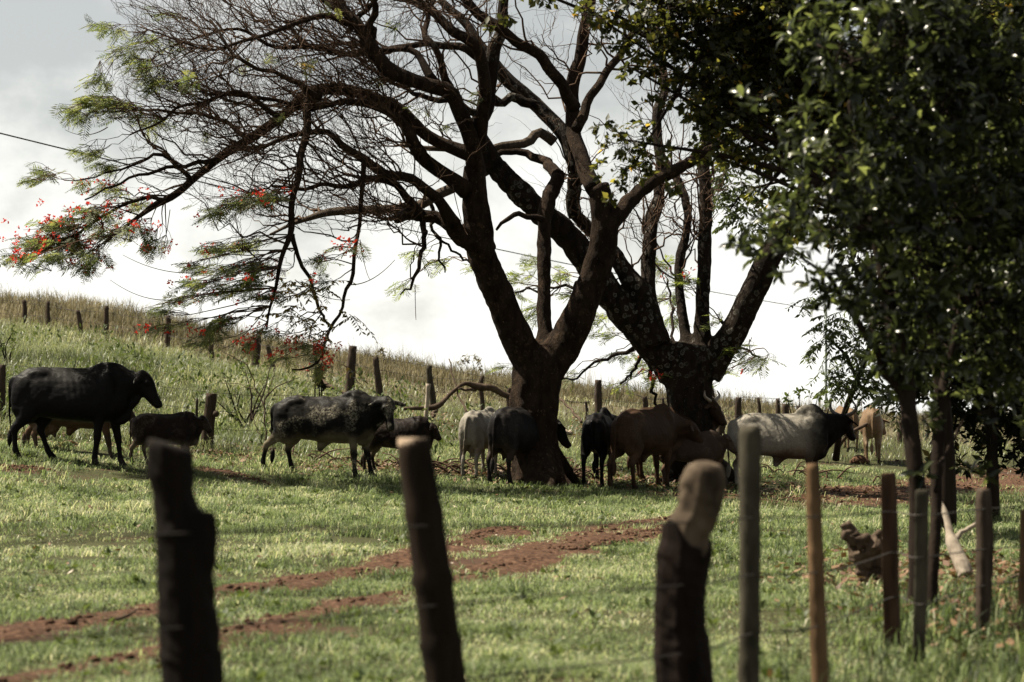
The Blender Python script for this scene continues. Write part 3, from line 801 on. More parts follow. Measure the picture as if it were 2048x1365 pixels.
LIMBS1 = [
    (35.4, 34.6, [(950, 335, 44), (940, 275, 40), (925, 225, 40), (905, 188, 38), (860, 170, 36), (815, 160, 34), (778, 145, 38), (740, 92, 34), (712, 48, 28), (683, 10, 24), (660, -40, 20)]),
    (35.3, 33.6, [(952, 310, 40), (905, 295, 32), (855, 268, 30), (805, 222, 30), (745, 195, 28), (683, 178, 28), (617, 190, 28), (567, 230, 24), (500, 277, 23), (433, 317, 20), (392, 350, 18), (352, 390, 18), (310, 413, 16), (267, 440, 9), (215, 480, 4)]),
    (35.4, 34.2, [(935, 380, 44), (900, 355, 36), (856, 327, 34), (835, 300, 32), (812, 255, 24), (755, 215, 18), (690, 200, 15), (620, 215, 12), (540, 200, 9), (450, 190, 6)]),
    (35.3, 34.4, [(907, 450, 34), (885, 415, 26), (868, 390, 24), (823, 355, 22), (775, 350, 20), (728, 318, 20), (690, 300, 18), (655, 265, 14), (600, 268, 12), (540, 290, 9), (470, 300, 6)]),
    (35.3, 34.6, [(912, 455, 34), (880, 440, 30), (845, 432, 30), (820, 428, 28), (795, 438, 24)]),
    (35.2, 34.2, [(845, 432, 22), (815, 400, 20), (790, 375, 18), (745, 358, 16), (700, 370, 13), (650, 365, 10), (600, 380, 8), (540, 372, 5)]),
    (34.6, 33.8, [(617, 195, 22), (612, 240, 20), (600, 320, 17), (588, 390, 15), (583, 450, 15), (574, 500, 12), (552, 560, 9), (538, 620, 6), (533, 660, 4)]),
    (33.9, 33.6, [(584, 470, 11), (600, 520, 9), (622, 570, 8), (640, 620, 7), (655, 648, 6)]),
    (34.3, 33.5, [(728, 320, 12), (722, 400, 10), (718, 470, 9), (712, 520, 9), (705, 560, 9), (688, 585, 8), (680, 620, 7), (660, 650, 8), (648, 690, 7), (640, 720, 5), (610, 738, 5), (583, 740, 3)]),
    (35.5, 35.0, [(846, 440, 14), (850, 475, 12), (842, 510, 10), (834, 545, 9), (820, 570, 6), (800, 590, 3)]),
    (36.0, 36.6, [(1190, 380, 40), (1165, 330, 38), (1150, 280, 36), (1147, 220, 34), (1150, 150, 32), (1164, 85, 28), (1180, 0, 26), (1190, -60, 22)]),
    (36.1, 36.9, [(1152, 260, 24), (1178, 200, 22), (1222, 135, 19), (1262, 70, 15), (1300, -20, 11)]),
    (36.1, 35.3, [(1150, 215, 28), (1122, 170, 28), (1085, 117, 26), (1030, 80, 24), (975, 40, 24), (930, 0, 20), (900, -50, 16)]),
    (36.9, 37.3, [(1118, 352, 27), (1090, 325, 23), (1050, 307, 18), (1010, 303, 15), (985, 315, 11)]),
    (36.2, 35.5, [(1085, 440, 14), (1050, 430, 12), (1018, 434, 11), (993, 460, 6)]),
    (35.4, 34.8, [(955, 300, 36), (962, 230, 34), (970, 180, 32), (958, 105, 28), (935, 77, 26), (905, 62, 24), (868, 30, 22), (816, -5, 20)]),
    (35.0, 34.3, [(868, 165, 22), (830, 108, 15), (770, 100, 14), (700, 110, 13), (640, 92, 12), (560, 95, 9), (470, 60, 7), (380, 80, 4)]),
    (34.6, 33.9, [(740, 95, 22), (745, 40, 18), (755, -20, 14)]),
    (34.6, 33.9, [(712, 50, 18), (640, 35, 14), (560, 60, 11), (480, 85, 8), (400, 95, 6), (280, 55, 3)]),
    (34.9, 34.2, [(690, 20, 20), (620, -15, 16), (540, -50, 12)]),
    (34.2, 33.8, [(560, 235, 14), (490, 190, 11), (410, 200, 9), (330, 235, 6), (260, 270, 4)]),
    (34.0, 33.6, [(433, 318, 12), (380, 330, 10), (300, 345, 8), (230, 370, 6), (170, 400, 4)]),
    (33.8, 33.3, [(330, 402, 9), (270, 400, 8), (210, 430, 6), (130, 480, 5), (60, 520, 3)]),
    (34.0, 33.3, [(383, 360, 11), (330, 312, 9), (290, 320, 7), (240, 340, 5), (150, 362, 3)]),
    (34.4, 33.8, [(640, 195, 15), (560, 150, 11), (480, 120, 9), (420, 40, 6)]),
    (34.4, 34.0, [(500, 280, 12), (430, 235, 9), (350, 225, 7), (250, 215, 4), (200, 210, 3)]),
    (35.1, 34.5, [(700, 60, 14), (735, 15, 12), (790, -30, 10)]),
    (35.5, 36.0, [(905, 190, 18), (880, 120, 16), (850, 60, 14), (868, 0, 11)]),
]
for k, (a, b, pts) in enumerate(LIMBS1):
    pts = [(q_[0], q_[1], q_[2] * (.97 if i_ == 0 else .87)) for i_, q_ in enumerate(pts)]
    m = MB(); c = smooth_tube(m, px_limb(pts, a, b, (-.5, .5, 0)[k % 3]), None, 9 if pts[0][2] > 20 else 7, .05, 30 + k, wob=.014)
    cur1.append(c); m.build('limb', M_BARK1, t1, g1)

# --- the farther tree: lichened, five arms
g2 = ground_at(1385, 38.6)
t2 = thing('flame_tree', g2, 'farther flame tree behind the brown cattle, lichen spotted trunk with five arms', 'tree')
mb = MB(); D2 = 38.6
smooth_tube(mb, [[*P(1388, 985, D2), .52], [*P(1386, 930, D2), .44], [*P(1382, 870, D2), .36], [*P(1378, 800, D2), .35], [*P(1378, 750, D2), .37], [*P(1380, 715, D2), .40], [*P(1384, 690, D2), .32]], 24, 16, .05, 3)
for px, D in ((1450, 37.9), (1330, 38.2), (1410, 37.2), (1480, 39)):
    smooth_tube(mb, [[*P(1386, 880, D2), .2], [*((P(1386, 925, D2) + P(px, 935, D)) / 2), .17], [*ground_at(px, D), .10], [*(ground_at(px + (px - 1386) * .5, D) - [0, 0, .06]), .05]], 12, 10, .05, 4)
ARMS2 = [
    (D2, 37.4, [(1350, 745, 74), (1300, 685, 66), (1255, 635, 62), (1215, 585, 60), (1170, 520, 56), (1130, 468, 54), (1080, 425, 50), (1030, 375, 46), (985, 330, 42)]),
    (38.2, 38.4, [(1310, 690, 50), (1288, 630, 46), (1278, 585, 44), (1250, 545, 38), (1225, 505, 34), (1190, 470, 30), (1150, 430, 28)]),
    (38.2, 39.0, [(1320, 690, 44), (1296, 600, 36), (1297, 545, 29), (1300, 480, 28), (1303, 440, 31), (1320, 395, 24)]),
    (38.6, 39.4, [(1378, 710, 32), (1370, 665, 22), (1362, 610, 19), (1357, 560, 20), (1360, 515, 21), (1372, 470, 20), (1376, 420, 18)]),
    (38.6, 38.9, [(1400, 720, 50), (1405, 660, 34), (1405, 600, 28), (1408, 540, 28), (1410, 480, 30), (1412, 400, 28), (1406, 320, 26)]),
    (38.6, 38.0, [(1412, 745, 70), (1450, 690, 56), (1480, 640, 52), (1505, 585, 50), (1532, 530, 50), (1565, 470, 46), (1590, 430, 42)]),
]
cur2 = [smooth_tube(mb, px_limb(p, a, b), None, 12, .045, 50 + i) for i, (a, b, p) in enumerate(ARMS2)]
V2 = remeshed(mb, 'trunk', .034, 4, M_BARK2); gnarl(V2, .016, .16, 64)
V2.transform(Matrix.Translation(-Vector(g2)))
link('trunk', V2, t2)
LIMBS2 = [
    (37.4, 36.9, [(990, 335, 40), (955, 268, 34), (976, 200, 30), (985, 130, 28), (1000, 60, 24), (1010, -30, 18)]),
    (37.5, 37.0, [(985, 333, 26), (956, 350, 24), (896, 383, 22), (860, 402, 22), (816, 417, 20), (750, 420, 18), (683, 423, 18), (640, 428, 15), (592, 447, 9), (540, 470, 5)]),
    (37.8, 38.4, [(1156, 345, 30), (1130, 280, 30), (1100, 240, 29), (1050, 187, 28), (1000, 140, 27), (960, 90, 22), (930, 50, 18), (880, 0, 14)]),
    (38.4, 38.0, [(1150, 432, 28), (1145, 390, 28), (1156, 345, 28)]),
    (37.9, 37.5, [(1108, 285, 22), (1078, 264, 20), (1050, 287, 19), (1003, 297, 16), (940, 300, 13), (870, 298, 11), (800, 290, 8)]),
    (37.8, 37.5, [(1080, 215, 20), (1030, 197, 20), (1000, 208, 16), (985, 195, 12)]),
    (39.0, 39.6, [(1318, 400, 24), (1322, 330, 22), (1310, 250, 20), (1330, 170, 18), (1320, 60, 14)]),
    (39.4, 39.8, [(1376, 425, 18), (1360, 370, 16), (1330, 320, 14)]),
    (38.9, 39.3, [(1406, 325, 26), (1420, 230, 22), (1410, 140, 18), (1440, 20, 14)]),
    (38.0, 37.4, [(1588, 435, 40), (1620, 360, 34), (1660, 270, 28), (1720, 150, 20)]),
    (37.0, 36.4, [(970, 235, 18), (905, 205, 13), (850, 195, 11), (800, 170, 8)]),
    (37.1, 36.5, [(985, 140, 20), (930, 100, 17), (860, 88, 14), (760, 100, 10), (690, 85, 6)]),
]
for k, (a, b, pts) in enumerate(LIMBS2):
    m = MB(); c = smooth_tube(m, px_limb(pts, a, b), None, 9, .05, 80 + k, wob=.014)
    cur2.append(c); m.build('limb', M_LIMBPALE if k in (1, 4) else M_BARK2, t2, g2)

# --- twigs of both trees, grown from their limbs
def below(C, lim):
    q = to_px(C[:, -1]); return (q[:, 0] > 195 + 40 * np.sin(q[:, 1] / 40)) & (q[:, 1] < np.interp(q[:, 0], [0, 150, 350, 600, 900, 1100, 1500], lim))
LIM = [330, 400, 440, 470, 470, 480, 460]
tw1 = MB(); tw2 = MB()
lc = [c for c in cur1[5:] if np.min(to_px(c[:, :3])[:, 0]) < 980]
Pn, Rn, W = resample_all(lc)
def leftw(C):     # thin towards the right where the photo's crown is more open
    x = to_px(C[:, 0])[:, 0]; return rng.uniform(0, 1, len(C)) < np.interp(x, [200, 420, 800, 950, 1100, 1300], [.45, 1, 1, .7, .4, .25])
A = spawn(Pn, Rn, 520, (.7, 1.7), (-.55, 0, .16), .5, .4, 9, rfac=.5, rmax=.017, seed=1, wig=.03, weights=W / W.sum())
k = below(A[0], LIM) & leftw(A[0]); A = (A[0][k], A[1][k])
B = spawn(*A, 2000, (.35, .95), (-.35, 0, .14), .55, .5, 8, rfac=.62, rmax=.0085, seed=2, wig=.03)
k = below(B[0], LIM) & leftw(B[0]); B = (B[0][k], B[1][k])
Cc = spawn(*B, 4800, (.15, .5), (-.1, 0, .12), .6, .55, 6, rfac=.65, rmax=.005, rmin=.003, seed=3, wig=.035)
k = below(Cc[0], LIM) & leftw(Cc[0]); Cc = (Cc[0][k], Cc[1][k])
batch_tubes(tw1, *A, 5); batch_tubes(tw1, *B, 3); batch_tubes(tw1, *Cc, 3)
# long whips hanging or arching
lw = [(215, 255, 130, 260), (560, 300, 380, 275), (340, 420, 320, 520), (400, 545, 245, 510), (345, 600, 220, 560), (905, 370, 935, 470), (830, 570, 832, 640), (720, 480, 740, 560), (380, 360, 190, 300), (590, 470, 480, 470), (700, 570, 790, 520), (640, 620, 560, 640), (530, 620, 440, 700), (535, 640, 480, 720), (590, 560, 700, 600)]
for i, (x0, y0, x1, y1) in enumerate(lw):
    a, b = P(x0, y0, 34), P(x1, y1, 33.4); m = (a + b) / 2 + np.array([0, 0, -.18])
    s = np.linspace(0, 1, 12)[:, None]
    c = (1 - s) ** 2 * a + 2 * s * (1 - s) * m + s ** 2 * b
    batch_tubes(tw1, c[None], np.linspace(.008, .004, 12)[None], 4)
lc = cur2[6:] + cur2[1:5] + cur1[15:18]
Pn, Rn, W = resample_all(lc)
A = spawn(Pn, Rn, 170, (.6, 1.5), (-.2, 0, .2), .6, .4, 9, rfac=.5, rmax=.02, seed=4, wig=.03, weights=W / W.sum(), t0=.35)
k = below(A[0], LIM); A = (A[0][k], A[1][k])
B = spawn(*A, 600, (.3, .9), (-.15, 0, .15), .6, .5, 8, rfac=.6, rmax=.010, seed=5, wig=.03)
k = below(B[0], LIM); B = (B[0][k], B[1][k])
Cc = spawn(*B, 1300, (.15, .5), (0, 0, .1), .6, .5, 6, rfac=.65, rmax=.006, rmin=.004, seed=6)
batch_tubes(tw2, *A, 4); batch_tubes(tw2, *B, 3); batch_tubes(tw2, *Cc, 3)

fo1, fl1, ye1 = MB(), MB(), MB()
SPEC1 = [(185, 45, 22, 12, 5), (225, 55, 40, 16, 8), (300, 85, 60, 18, 12), (330, 25, 50, 16, 7), (250, 108, 50, 22, 14), (265, 140, 55, 20, 14), (150, 225, 35, 18, 16), (185, 205, 50, 20, 22), (235, 215, 55, 24, 26), (300, 245, 50, 18, 16), (310, 180, 55, 22, 14), (360, 175, 40, 16, 8), (205, 175, 40, 18, 12),
    (80, 345, 28, 20, 12), (75, 365, 20, 14, 8), (185, 312, 35, 16, 12), (215, 335, 36, 12, 9), (180, 372, 40, 16, 10, 8), (235, 388, 40, 16, 10, 8),
    (180, 425, 62, 16, 24, 26), (125, 455, 55, 18, 32, 34), (75, 490, 50, 18, 36, 26), (150, 490, 55, 18, 36, 24), (210, 470, 55, 20, 26, 20), (40, 525, 35, 14, 22, 12), (160, 538, 45, 10, 13, 2), (195, 520, 35, 16, 12, 6), (270, 455, 45, 16, 10, 12), (305, 500, 40, 10, 10, 12), (285, 405, 40, 18, 9, 8), (90, 520, 45, 14, 20, 8),
    (470, 405, 70, 20, 22, 10), (520, 395, 50, 16, 16, 10), (425, 432, 45, 18, 12, 4), (430, 502, 50, 20, 20, 5), (485, 492, 45, 18, 16, 8), (400, 545, 45, 16, 16, 2), (470, 540, 55, 18, 20, 6), (525, 540, 45, 20, 20, 10), (390, 575, 55, 16, 18, 8), (350, 602, 46, 14, 15, 4), (450, 592, 55, 16, 16, 4), (545, 592, 45, 16, 15, 5), (500, 565, 45, 16, 14, 8),
    (320, 618, 40, 12, 10), (405, 660, 32, 12, 14, 8), (440, 640, 24, 10, 10, 8), (395, 688, 28, 10, 12), (305, 660, 26, 6, 8, 8), (500, 692, 28, 10, 6, 12), (532, 662, 26, 16, 8, 8), (600, 690, 28, 16, 6, 16), (640, 700, 34, 18, 7, 20), (650, 738, 28, 16, 8, 10), (560, 715, 24, 12, 5, 8), (700, 500, 36, 16, 8, 12), (635, 520, 25, 16, 7, 3), (640, 560, 25, 14, 5, 2)]
sprays(cur1[5:], SPEC1, tw1, fo1, fl1, 33.8, 5)
for (cx, cy) in ((545, 130), (612, 122), (660, 25), (780, 60), (960, 190), (760, 165), (890, 255), (830, 225), (470, 130), (560, 240), (420, 270)):
    sprays(cur1[5:], [(cx, cy, 18, 12, 4)], tw1, fo1, None, 34.2, cx, (.12, .2))
def oval_sprays(mb, tw, specs, D, L=(.07, .11), seed=0):
    """once-pinnate sprays with broad drooping leaflets"""
    r1 = np.random.default_rng(seed)
    for (cx, cy, rx, ry, n) in specs:
        for _ in range(n):
            a = P(cx + r1.normal(0, rx * .5), cy + r1.normal(0, ry * .5), D + r1.normal(0, .3))
            d = norm(np.array([r1.normal(0, .9), r1.normal(0, .6), r1.normal(-.15, .25)])); l = r1.uniform(.22, .42)
            s = np.linspace(0, 1, 8)
            ax = a + d * (s * l)[:, None] - np.array([0, 0, 1.]) * (.35 * l * s ** 2)[:, None]
            batch_tubes(tw, ax[None], np.linspace(.005, .003, 8)[None], 3)
            sd = norm(np.cross(d, [0, 0, 1.]))
            for sg in (-1, 1):
                p = ax[1:]; ll = r1.uniform(*L, (7, 1)); pd = norm(sd * sg * .8 + d * .4 - np.array([0, 0, .55]) + r1.normal(0, .2, (7, 3)))
                wv = norm(d + r1.normal(0, .4, (7, 3))) * ll * .2
                V = np.stack([p, p + pd * ll * .45 + wv, p + pd * ll, p + pd * ll * .45 - wv], 1).reshape(-1, 3)
                mb.add(V, None, np.arange(28).reshape(-1, 4), np.repeat(r1.uniform(0, 1, 7), 4))
oval_sprays(ye1, tw1, [(590, 562, 30, 8, 5), (640, 575, 45, 12, 8), (600, 585, 30, 12, 5), (600, 620, 25, 14, 6), (580, 635, 25, 12, 5), (630, 645, 25, 12, 6), (700, 632, 24, 8, 4), (625, 660, 22, 8, 4), (590, 130, 30, 14, 3), (690, 730, 15, 20, 2)], 33.7, seed=9)
for nme, m_, mt_, kind in (('twigs', tw1, M_TWIG, 'stuff'), ('foliage', fo1, M_FROND, 'stuff'), ('blossom', fl1, M_FLOWER, 'stuff'), ('yellowing_leaves', ye1, M_YLEAF, 'stuff')):
    tag(m_.build(nme, mt_, t1, g1), kind=kind)
fo2, fl2 = MB(), MB()
SPEC2 = [(1030, 560, 30, 24, 9), (1025, 590, 24, 16, 7), (1060, 525, 26, 12, 5), (1120, 550, 30, 22, 9), (1140, 590, 30, 16, 9), (1060, 630, 36, 14, 8), (1050, 655, 30, 12, 5), (1180, 640, 36, 20, 8), (1205, 670, 36, 12, 6), (1230, 715, 46, 16, 8), (1280, 735, 36, 14, 7, 2), (1150, 755, 30, 10, 4), (1330, 535, 26, 28, 9, 4), (1345, 590, 28, 24, 8), (1372, 560, 20, 24, 6, 5), (1340, 640, 30, 16, 7), (1470, 700, 50, 16, 15), (1505, 722, 40, 14, 11), (1450, 745, 26, 8, 5, 3), (1430, 640, 18, 14, 4), (1000, 735, 20, 10, 3), (1430, 780, 20, 8, 3), (830, 512, 26, 10, 6), (880, 525, 34, 14, 9), (800, 578, 22, 6, 4), (945, 540, 24, 14, 4), (1230, 770, 20, 10, 4), (1310, 755, 20, 14, 5, 12)]
LOWER = []
for pts in ([(1275, 690, 10), (1220, 715, 7), (1165, 745, 5), (1120, 760, 3)], [(1285, 700, 8), (1265, 745, 6), (1240, 770, 3)], [(1297, 720, 9), (1305, 770, 8), (1312, 810, 5), (1325, 830, 3)], [(1440, 640, 8), (1470, 690, 6), (1520, 715, 4)], [(1190, 560, 8), (1120, 575, 6), (1030, 585, 4)], [(1350, 720, 7), (1345, 640, 6), (1335, 560, 4)], [(860, 405, 9), (872, 460, 7), (880, 520, 5), (890, 545, 3)], [(870, 470, 6), (930, 520, 5), (960, 535, 3)]):
    m = MB(); LOWER.append(smooth_tube(m, px_limb(pts, 38.8, 39.8), 14, 5, .03, len(LOWER), wob=.02)); m.build('branch', M_BARK2, t2, g2)
sprays(LOWER, SPEC2, tw2, fo2, fl2, 39.6, 6, (.2, .34))
for nme, m_, mt_ in (('twigs', tw2, M_TWIG), ('foliage', fo2, M_PALE), ('blossom', fl2, M_FLOWER)):
    tag(m_.build(nme, mt_, t2, g2), kind='stuff')

# ------------------------------------------------------------------ dark broad-leaved trees on the right
def leaf_geom(pos, d, s_hint, L, wfac=.30, fold=.18, curl=.18, lite=False):
    n = len(pos); d = norm(d); s = norm(np.cross(d, s_hint)); u = np.cross(s, d)
    L = L[:, None]; w = L * wfac
    if lite:
        V = np.stack([pos, pos + d * L * .5 + s * w * .55 + u * w * fold, pos + d * L, pos + d * L * .5 - s * w * .55 + u * w * fold], 1).reshape(-1, 3)
        k = np.arange(n)[:, None] * 4
        return V, np.concatenate([k + np.array([[0, 1, 2]]), k + np.array([[0, 2, 3]])]), None
    rib = [pos, pos + d * L * .33 + u * L * curl * .35, pos + d * L * .70 + u * L * curl * .3, pos + d * L - u * L * curl * .4]
    a, b = .5, .42
    L1 = rib[1] + s * w * a + u * w * fold; R1 = rib[1] - s * w * a + u * w * fold
    L2 = rib[2] + s * w * b + u * w * fold; R2 = rib[2] - s * w * b + u * w * fold
    V = np.stack([rib[0], rib[1], rib[2], rib[3], L1, L2, R1, R2], 1).reshape(-1, 3)
    k = np.arange(n)[:, None] * 8
    Q = np.concatenate([k + np.array([[1, 2, 5, 4]]), k + np.array([[2, 1, 6, 7]])])
    T = np.concatenate([k + np.array([[0, 1, 4]]), k + np.array([[1, 0, 6]]), k + np.array([[2, 3, 5]]), k + np.array([[3, 2, 7]])])
    return V, T, Q

def crown(lobes, per_m3, L, seed, whorl=6, droop=-.1, wfac=.32, tints=(0, 1), shell=.6):
    """whorls of leaves through ball-shaped boughs; returns leaf arrays and the boughs' twig lines"""
    r1 = np.random.default_rng(seed)
    Ps, Ds, Ss, Ts, tw = [], [], [], [], []
    for (px, py, D, r) in lobes:
        c = P(px, py, D)
        n = max(3, int(per_m3 * 4.19 * r ** 3 / whorl))
        v = norm(r1.normal(0, 1, (n, 3))); rad = r * r1.uniform(0, 1, n) ** (1 / 3 * shell + .08) * r1.uniform(.85, 1.12, n)
        q = c + v * rad[:, None] * np.array([1, 1, .85])
        ax = norm(v * .8 + np.array([-.25, .1, .35]) + r1.normal(0, .35, (n, 3)))
        m = np.minimum(n, max(3, n // 2))
        st = c + r1.normal(0, r * .2, (m, 3))
        tw.append(np.stack([st, (st + q[:m]) / 2 + r1.normal(0, r * .08, (m, 3)), q[:m]], 1))
        ref = norm(np.cross(ax, r1.normal(0, 1, (n, 3)))); ref2 = np.cross(ax, ref)
        for k in range(whorl):
            a = 2 * np.pi * k / whorl + r1.uniform(-.4, .4, n)
            rd = ref * np.cos(a)[:, None] + ref2 * np.sin(a)[:, None]
            d = norm(rd * r1.uniform(.6, 1.2, (n, 1)) + ax * r1.uniform(.1, .9, (n, 1)) + np.array([0, 0, droop]))
            Ps.append(q + r1.normal(0, .012, (n, 3)) - ax * r1.uniform(0, .06, (n, 1))); Ds.append(d); Ss.append(ax + r1.normal(0, .25, (n, 3)))
            Ts.append(np.clip(r1.normal(.45, .25, n), *tints))
    p, d, s = np.concatenate(Ps), np.concatenate(Ds), np.concatenate(Ss)
    return p, d, s, r1.uniform(*L, len(p)), np.concatenate(Ts), np.concatenate(tw)

# -- the front tree by the fence
g3 = ground_at(1842, 15.4)
t3 = thing('broadleaf_tree', g3, 'dark glossy leaved tree leaning over the front fence at right', 'tree')
mb = MB()
ST = [px_limb([(1822, 1275, 40), (1828, 1180, 35), (1832, 1060, 33), (1832, 960, 33), (1826, 880, 36), (1815, 800, 34), (1800, 700, 34), (1770, 560, 28), (1730, 400, 22), (1700, 200, 15)], 15.4, 15.8),
      px_limb([(1862, 1275, 27), (1866, 1150, 24), (1868, 1020, 24), (1872, 900, 25), (1890, 780, 26), (1930, 600, 22), (1960, 380, 18), (1960, 150, 13)], 15.5, 16.4),
      px_limb([(1815, 800, 26), (1760, 720, 18), (1700, 620, 14), (1640, 540, 10), (1580, 500, 7)], 15.7, 15.2),
      px_limb([(1870, 985, 14), (1885, 930, 12), (1905, 880, 9), (1930, 830, 6)], 15.5, 15.9),
      px_limb([(1930, 600, 18), (2000, 560, 14), (2080, 480, 10)], 16.2, 17)]
for i, r in enumerate(ST): smooth_tube(mb, r, 30, 10, .05, 100 + i, wob=.008)
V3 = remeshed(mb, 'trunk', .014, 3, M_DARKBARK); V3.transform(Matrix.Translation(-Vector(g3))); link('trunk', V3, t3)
LOBES3 = [(1700, 110, 15.2, .36), (1640, 60, 15.4, .28), (1800, 60, 15.3, .38), (1900, 60, 15.5, .38), (1680, 330, 15.0, .32), (1610, 260, 15.2, .24), (1780, 250, 15.2, .36), (1880, 210, 15.4, .4), (1980, 180, 15.8, .5), (1600, 440, 15.2, .24), (1680, 440, 15.1, .28), (1760, 430, 15.2, .32), (1540, 490, 15.2, .16), (1480, 500, 15.2, .09), (1575, 525, 15.2, .15), (1850, 380, 15.4, .4), (1960, 420, 15.8, .5), (2050, 380, 16.2, .5), (1690, 570, 15.2, .24), (1640, 575, 15.2, .17), (1760, 560, 15.4, .3), (1850, 560, 15.6, .38), (1950, 620, 16.2, .45), (2060, 620, 16.6, .5), (1800, 690, 15.6, .3), (1880, 720, 15.9, .24), (1990, 740, 16.4, .3), (1740, 640, 15.4, .14), (1780, 770, 15.6, .11), (1850, 830, 15.8, .12), (1900, 800, 16, .16), (1970, 830, 16.3, .16), (2060, 800, 16.8, .22), (1950, 945, 15.9, .07), (1840, 945, 15.5, .05),
          (1980, -200, 16.6, .7), (1760, -175, 15.8, .5), (1900, -330, 16.2, .6), (2250, 100, 17, .9), (2280, 500, 17.2, .9), (2250, 850, 17.2, .6), (2100, -300, 17, .9), (1520, 200, 15.5, .12), (1560, 330, 15.4, .13)]  # boughs out of view, some added to shade the crown's right side
p, d, s, L, T_, tw = crown(LOBES3, 1500, (.085, .14), 31, 6, wfac=.34)
# the best visible leaves become leaf objects of their own
q = to_px(p)
score = np.where((q[:, 0] > 1440) & (q[:, 0] < 2048) & (q[:, 1] > 0) & (q[:, 1] < 960), p[:, 1] + p[:, 0] * .25 - .0 * q[:, 1] + rng.uniform(0, .5, len(p)), 99)
pick = np.argsort(score)[:300]
rest = np.ones(len(p), bool); rest[pick] = False
VV, TT, QQ = leaf_geom(p[rest], d[rest], s[rest], L[rest], .34)
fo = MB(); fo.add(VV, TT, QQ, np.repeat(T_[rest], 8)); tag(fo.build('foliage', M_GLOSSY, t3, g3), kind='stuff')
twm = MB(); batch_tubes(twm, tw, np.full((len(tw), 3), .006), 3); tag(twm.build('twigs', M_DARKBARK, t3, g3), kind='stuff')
protos = []
for k in range(6):
    v_, t_, q_ = leaf_geom(np.zeros((1, 3)), np.array([[0, 1., 0]]), np.array([[0, 0, 1.]]), np.ones(1), (.3, .34, .38)[k % 3], .18, .1 + .04 * k)
    protos.append(mesh_np('leaf', v_, [t_, q_], M_GLOSSY, True, {'tint': np.full(8, (.2, .4, .5, .6, .75, .95)[k])}))
for n_, i in enumerate(pick):
    y_ = norm(d[i]); x_ = norm(np.cross(y_, s[i])); z_ = np.cross(x_, y_)
    o = link('leaf', protos[n_ % 6], t3)
    M_ = Matrix([[*(x_[r] * L[i], y_[r] * L[i], z_[r] * L[i])] for r in range(3)]).to_4x4()
    M_.translation = Vector(p[i] - g3)
    o.matrix_basis = M_

def plain_tree(name, label, base_px, D, trunk, lobes, per, L, mat, seed, wfac=.34, outer_layer=M_DARKBARK, whorl=6, droop=-.1, limbs=True):
    g = ground_at(base_px, D)
    t = thing(name, g, label, 'tree')
    m = MB()
    top = smooth_tube(m, [[*(g - [0, 0, .1]), trunk[0][2] / 2 / FPX * D * 1.3]] + px_limb(trunk, D, D), 24, 8, .05, seed)
    if limbs:
        for i, (px, py, Dl, r) in enumerate(lobes):
            if r < .18: continue
            e = P(px, py, Dl); a = top[min(len(top) - 1, 10 + (i * 5) % 14)]
            md = (a[:3] + e) / 2 + np.array([0, 0, .15])
            smooth_tube(m, [[*a[:3], a[3] * .6], [*md, a[3] * .35], [*e, .012]], 10, 6, .05, seed + i)
    m.build('trunk', outer_layer, t, g)
    p, d, s, L_, T_, tw = crown(lobes, per, L, seed, whorl, droop, wfac)
    VV, TT, QQ = leaf_geom(p, d, s, L_, wfac, lite=True)
    m = MB(); m.add(VV, TT, QQ, np.repeat(T_, 4)); tag(m.build('foliage', mat, t, g), kind='stuff')
    m = MB(); batch_tubes(m, tw, np.full((len(tw), 3), .005), 3); tag(m.build('twigs', outer_layer, t, g), kind='stuff')
    return t
# -- tree behind it whose boughs hang into the top middle
LOB4 = [(1190, 30, 24.8, .2), (1340, 20, 25, .4), (1420, 130, 25, .4), (1330, 130, 24.9, .26), (1300, 255, 24.7, .16), (1350, 370, 24.9, .1), (1430, 240, 25.1, .34), (1550, 20, 25.6, .7), (1500, 200, 25.4, .45), (1165, 15, 24.5, .12), (1010, 25, 25, .13), (975, 55, 25, .06), (1230, 30, 25, .26), (1300, 80, 25, .36), (1210, 95, 25, .14), (1400, 60, 25.2, .5), (1370, 190, 25, .32), (1290, 200, 25, .14), (1450, 180, 25.4, .42), (1530, 90, 25.6, .6), (1250, 280, 24.6, .26), (1200, 340, 24.6, .16), (1265, 335, 24.7, .22), (1235, 375, 24.6, .13), (1310, 320, 24.7, .16), (1195, 250, 24.6, .12), (1220, 400, 24.6, .09), (1330, 300, 24.8, .16), (1400, 300, 25, .22), (1480, 300, 25.3, .32), (1560, 280, 25.8, .5), (1600, 420, 26, .4), (1520, 390, 25.7, .2), (1650, 180, 26, .8), (1750, 350, 26.5, .7), (1340, -80, 25.5, .6), (1500, -120, 26, .8), (1150, -60, 25.3, .35), (1700, -100, 26.5, 1.0), (1900, 100, 27, 1.0), (1020, -40, 25.3, .25), (1090, -20, 25.2, .2), (1270, 140, 24.8, .2)]
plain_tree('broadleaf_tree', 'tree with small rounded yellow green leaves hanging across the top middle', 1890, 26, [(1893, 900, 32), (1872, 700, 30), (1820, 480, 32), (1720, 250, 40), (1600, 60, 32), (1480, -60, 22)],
           LOB4, 1500, (.065, .115), M_MIDLEAF, 41, .55, whorl=5, droop=-.35)
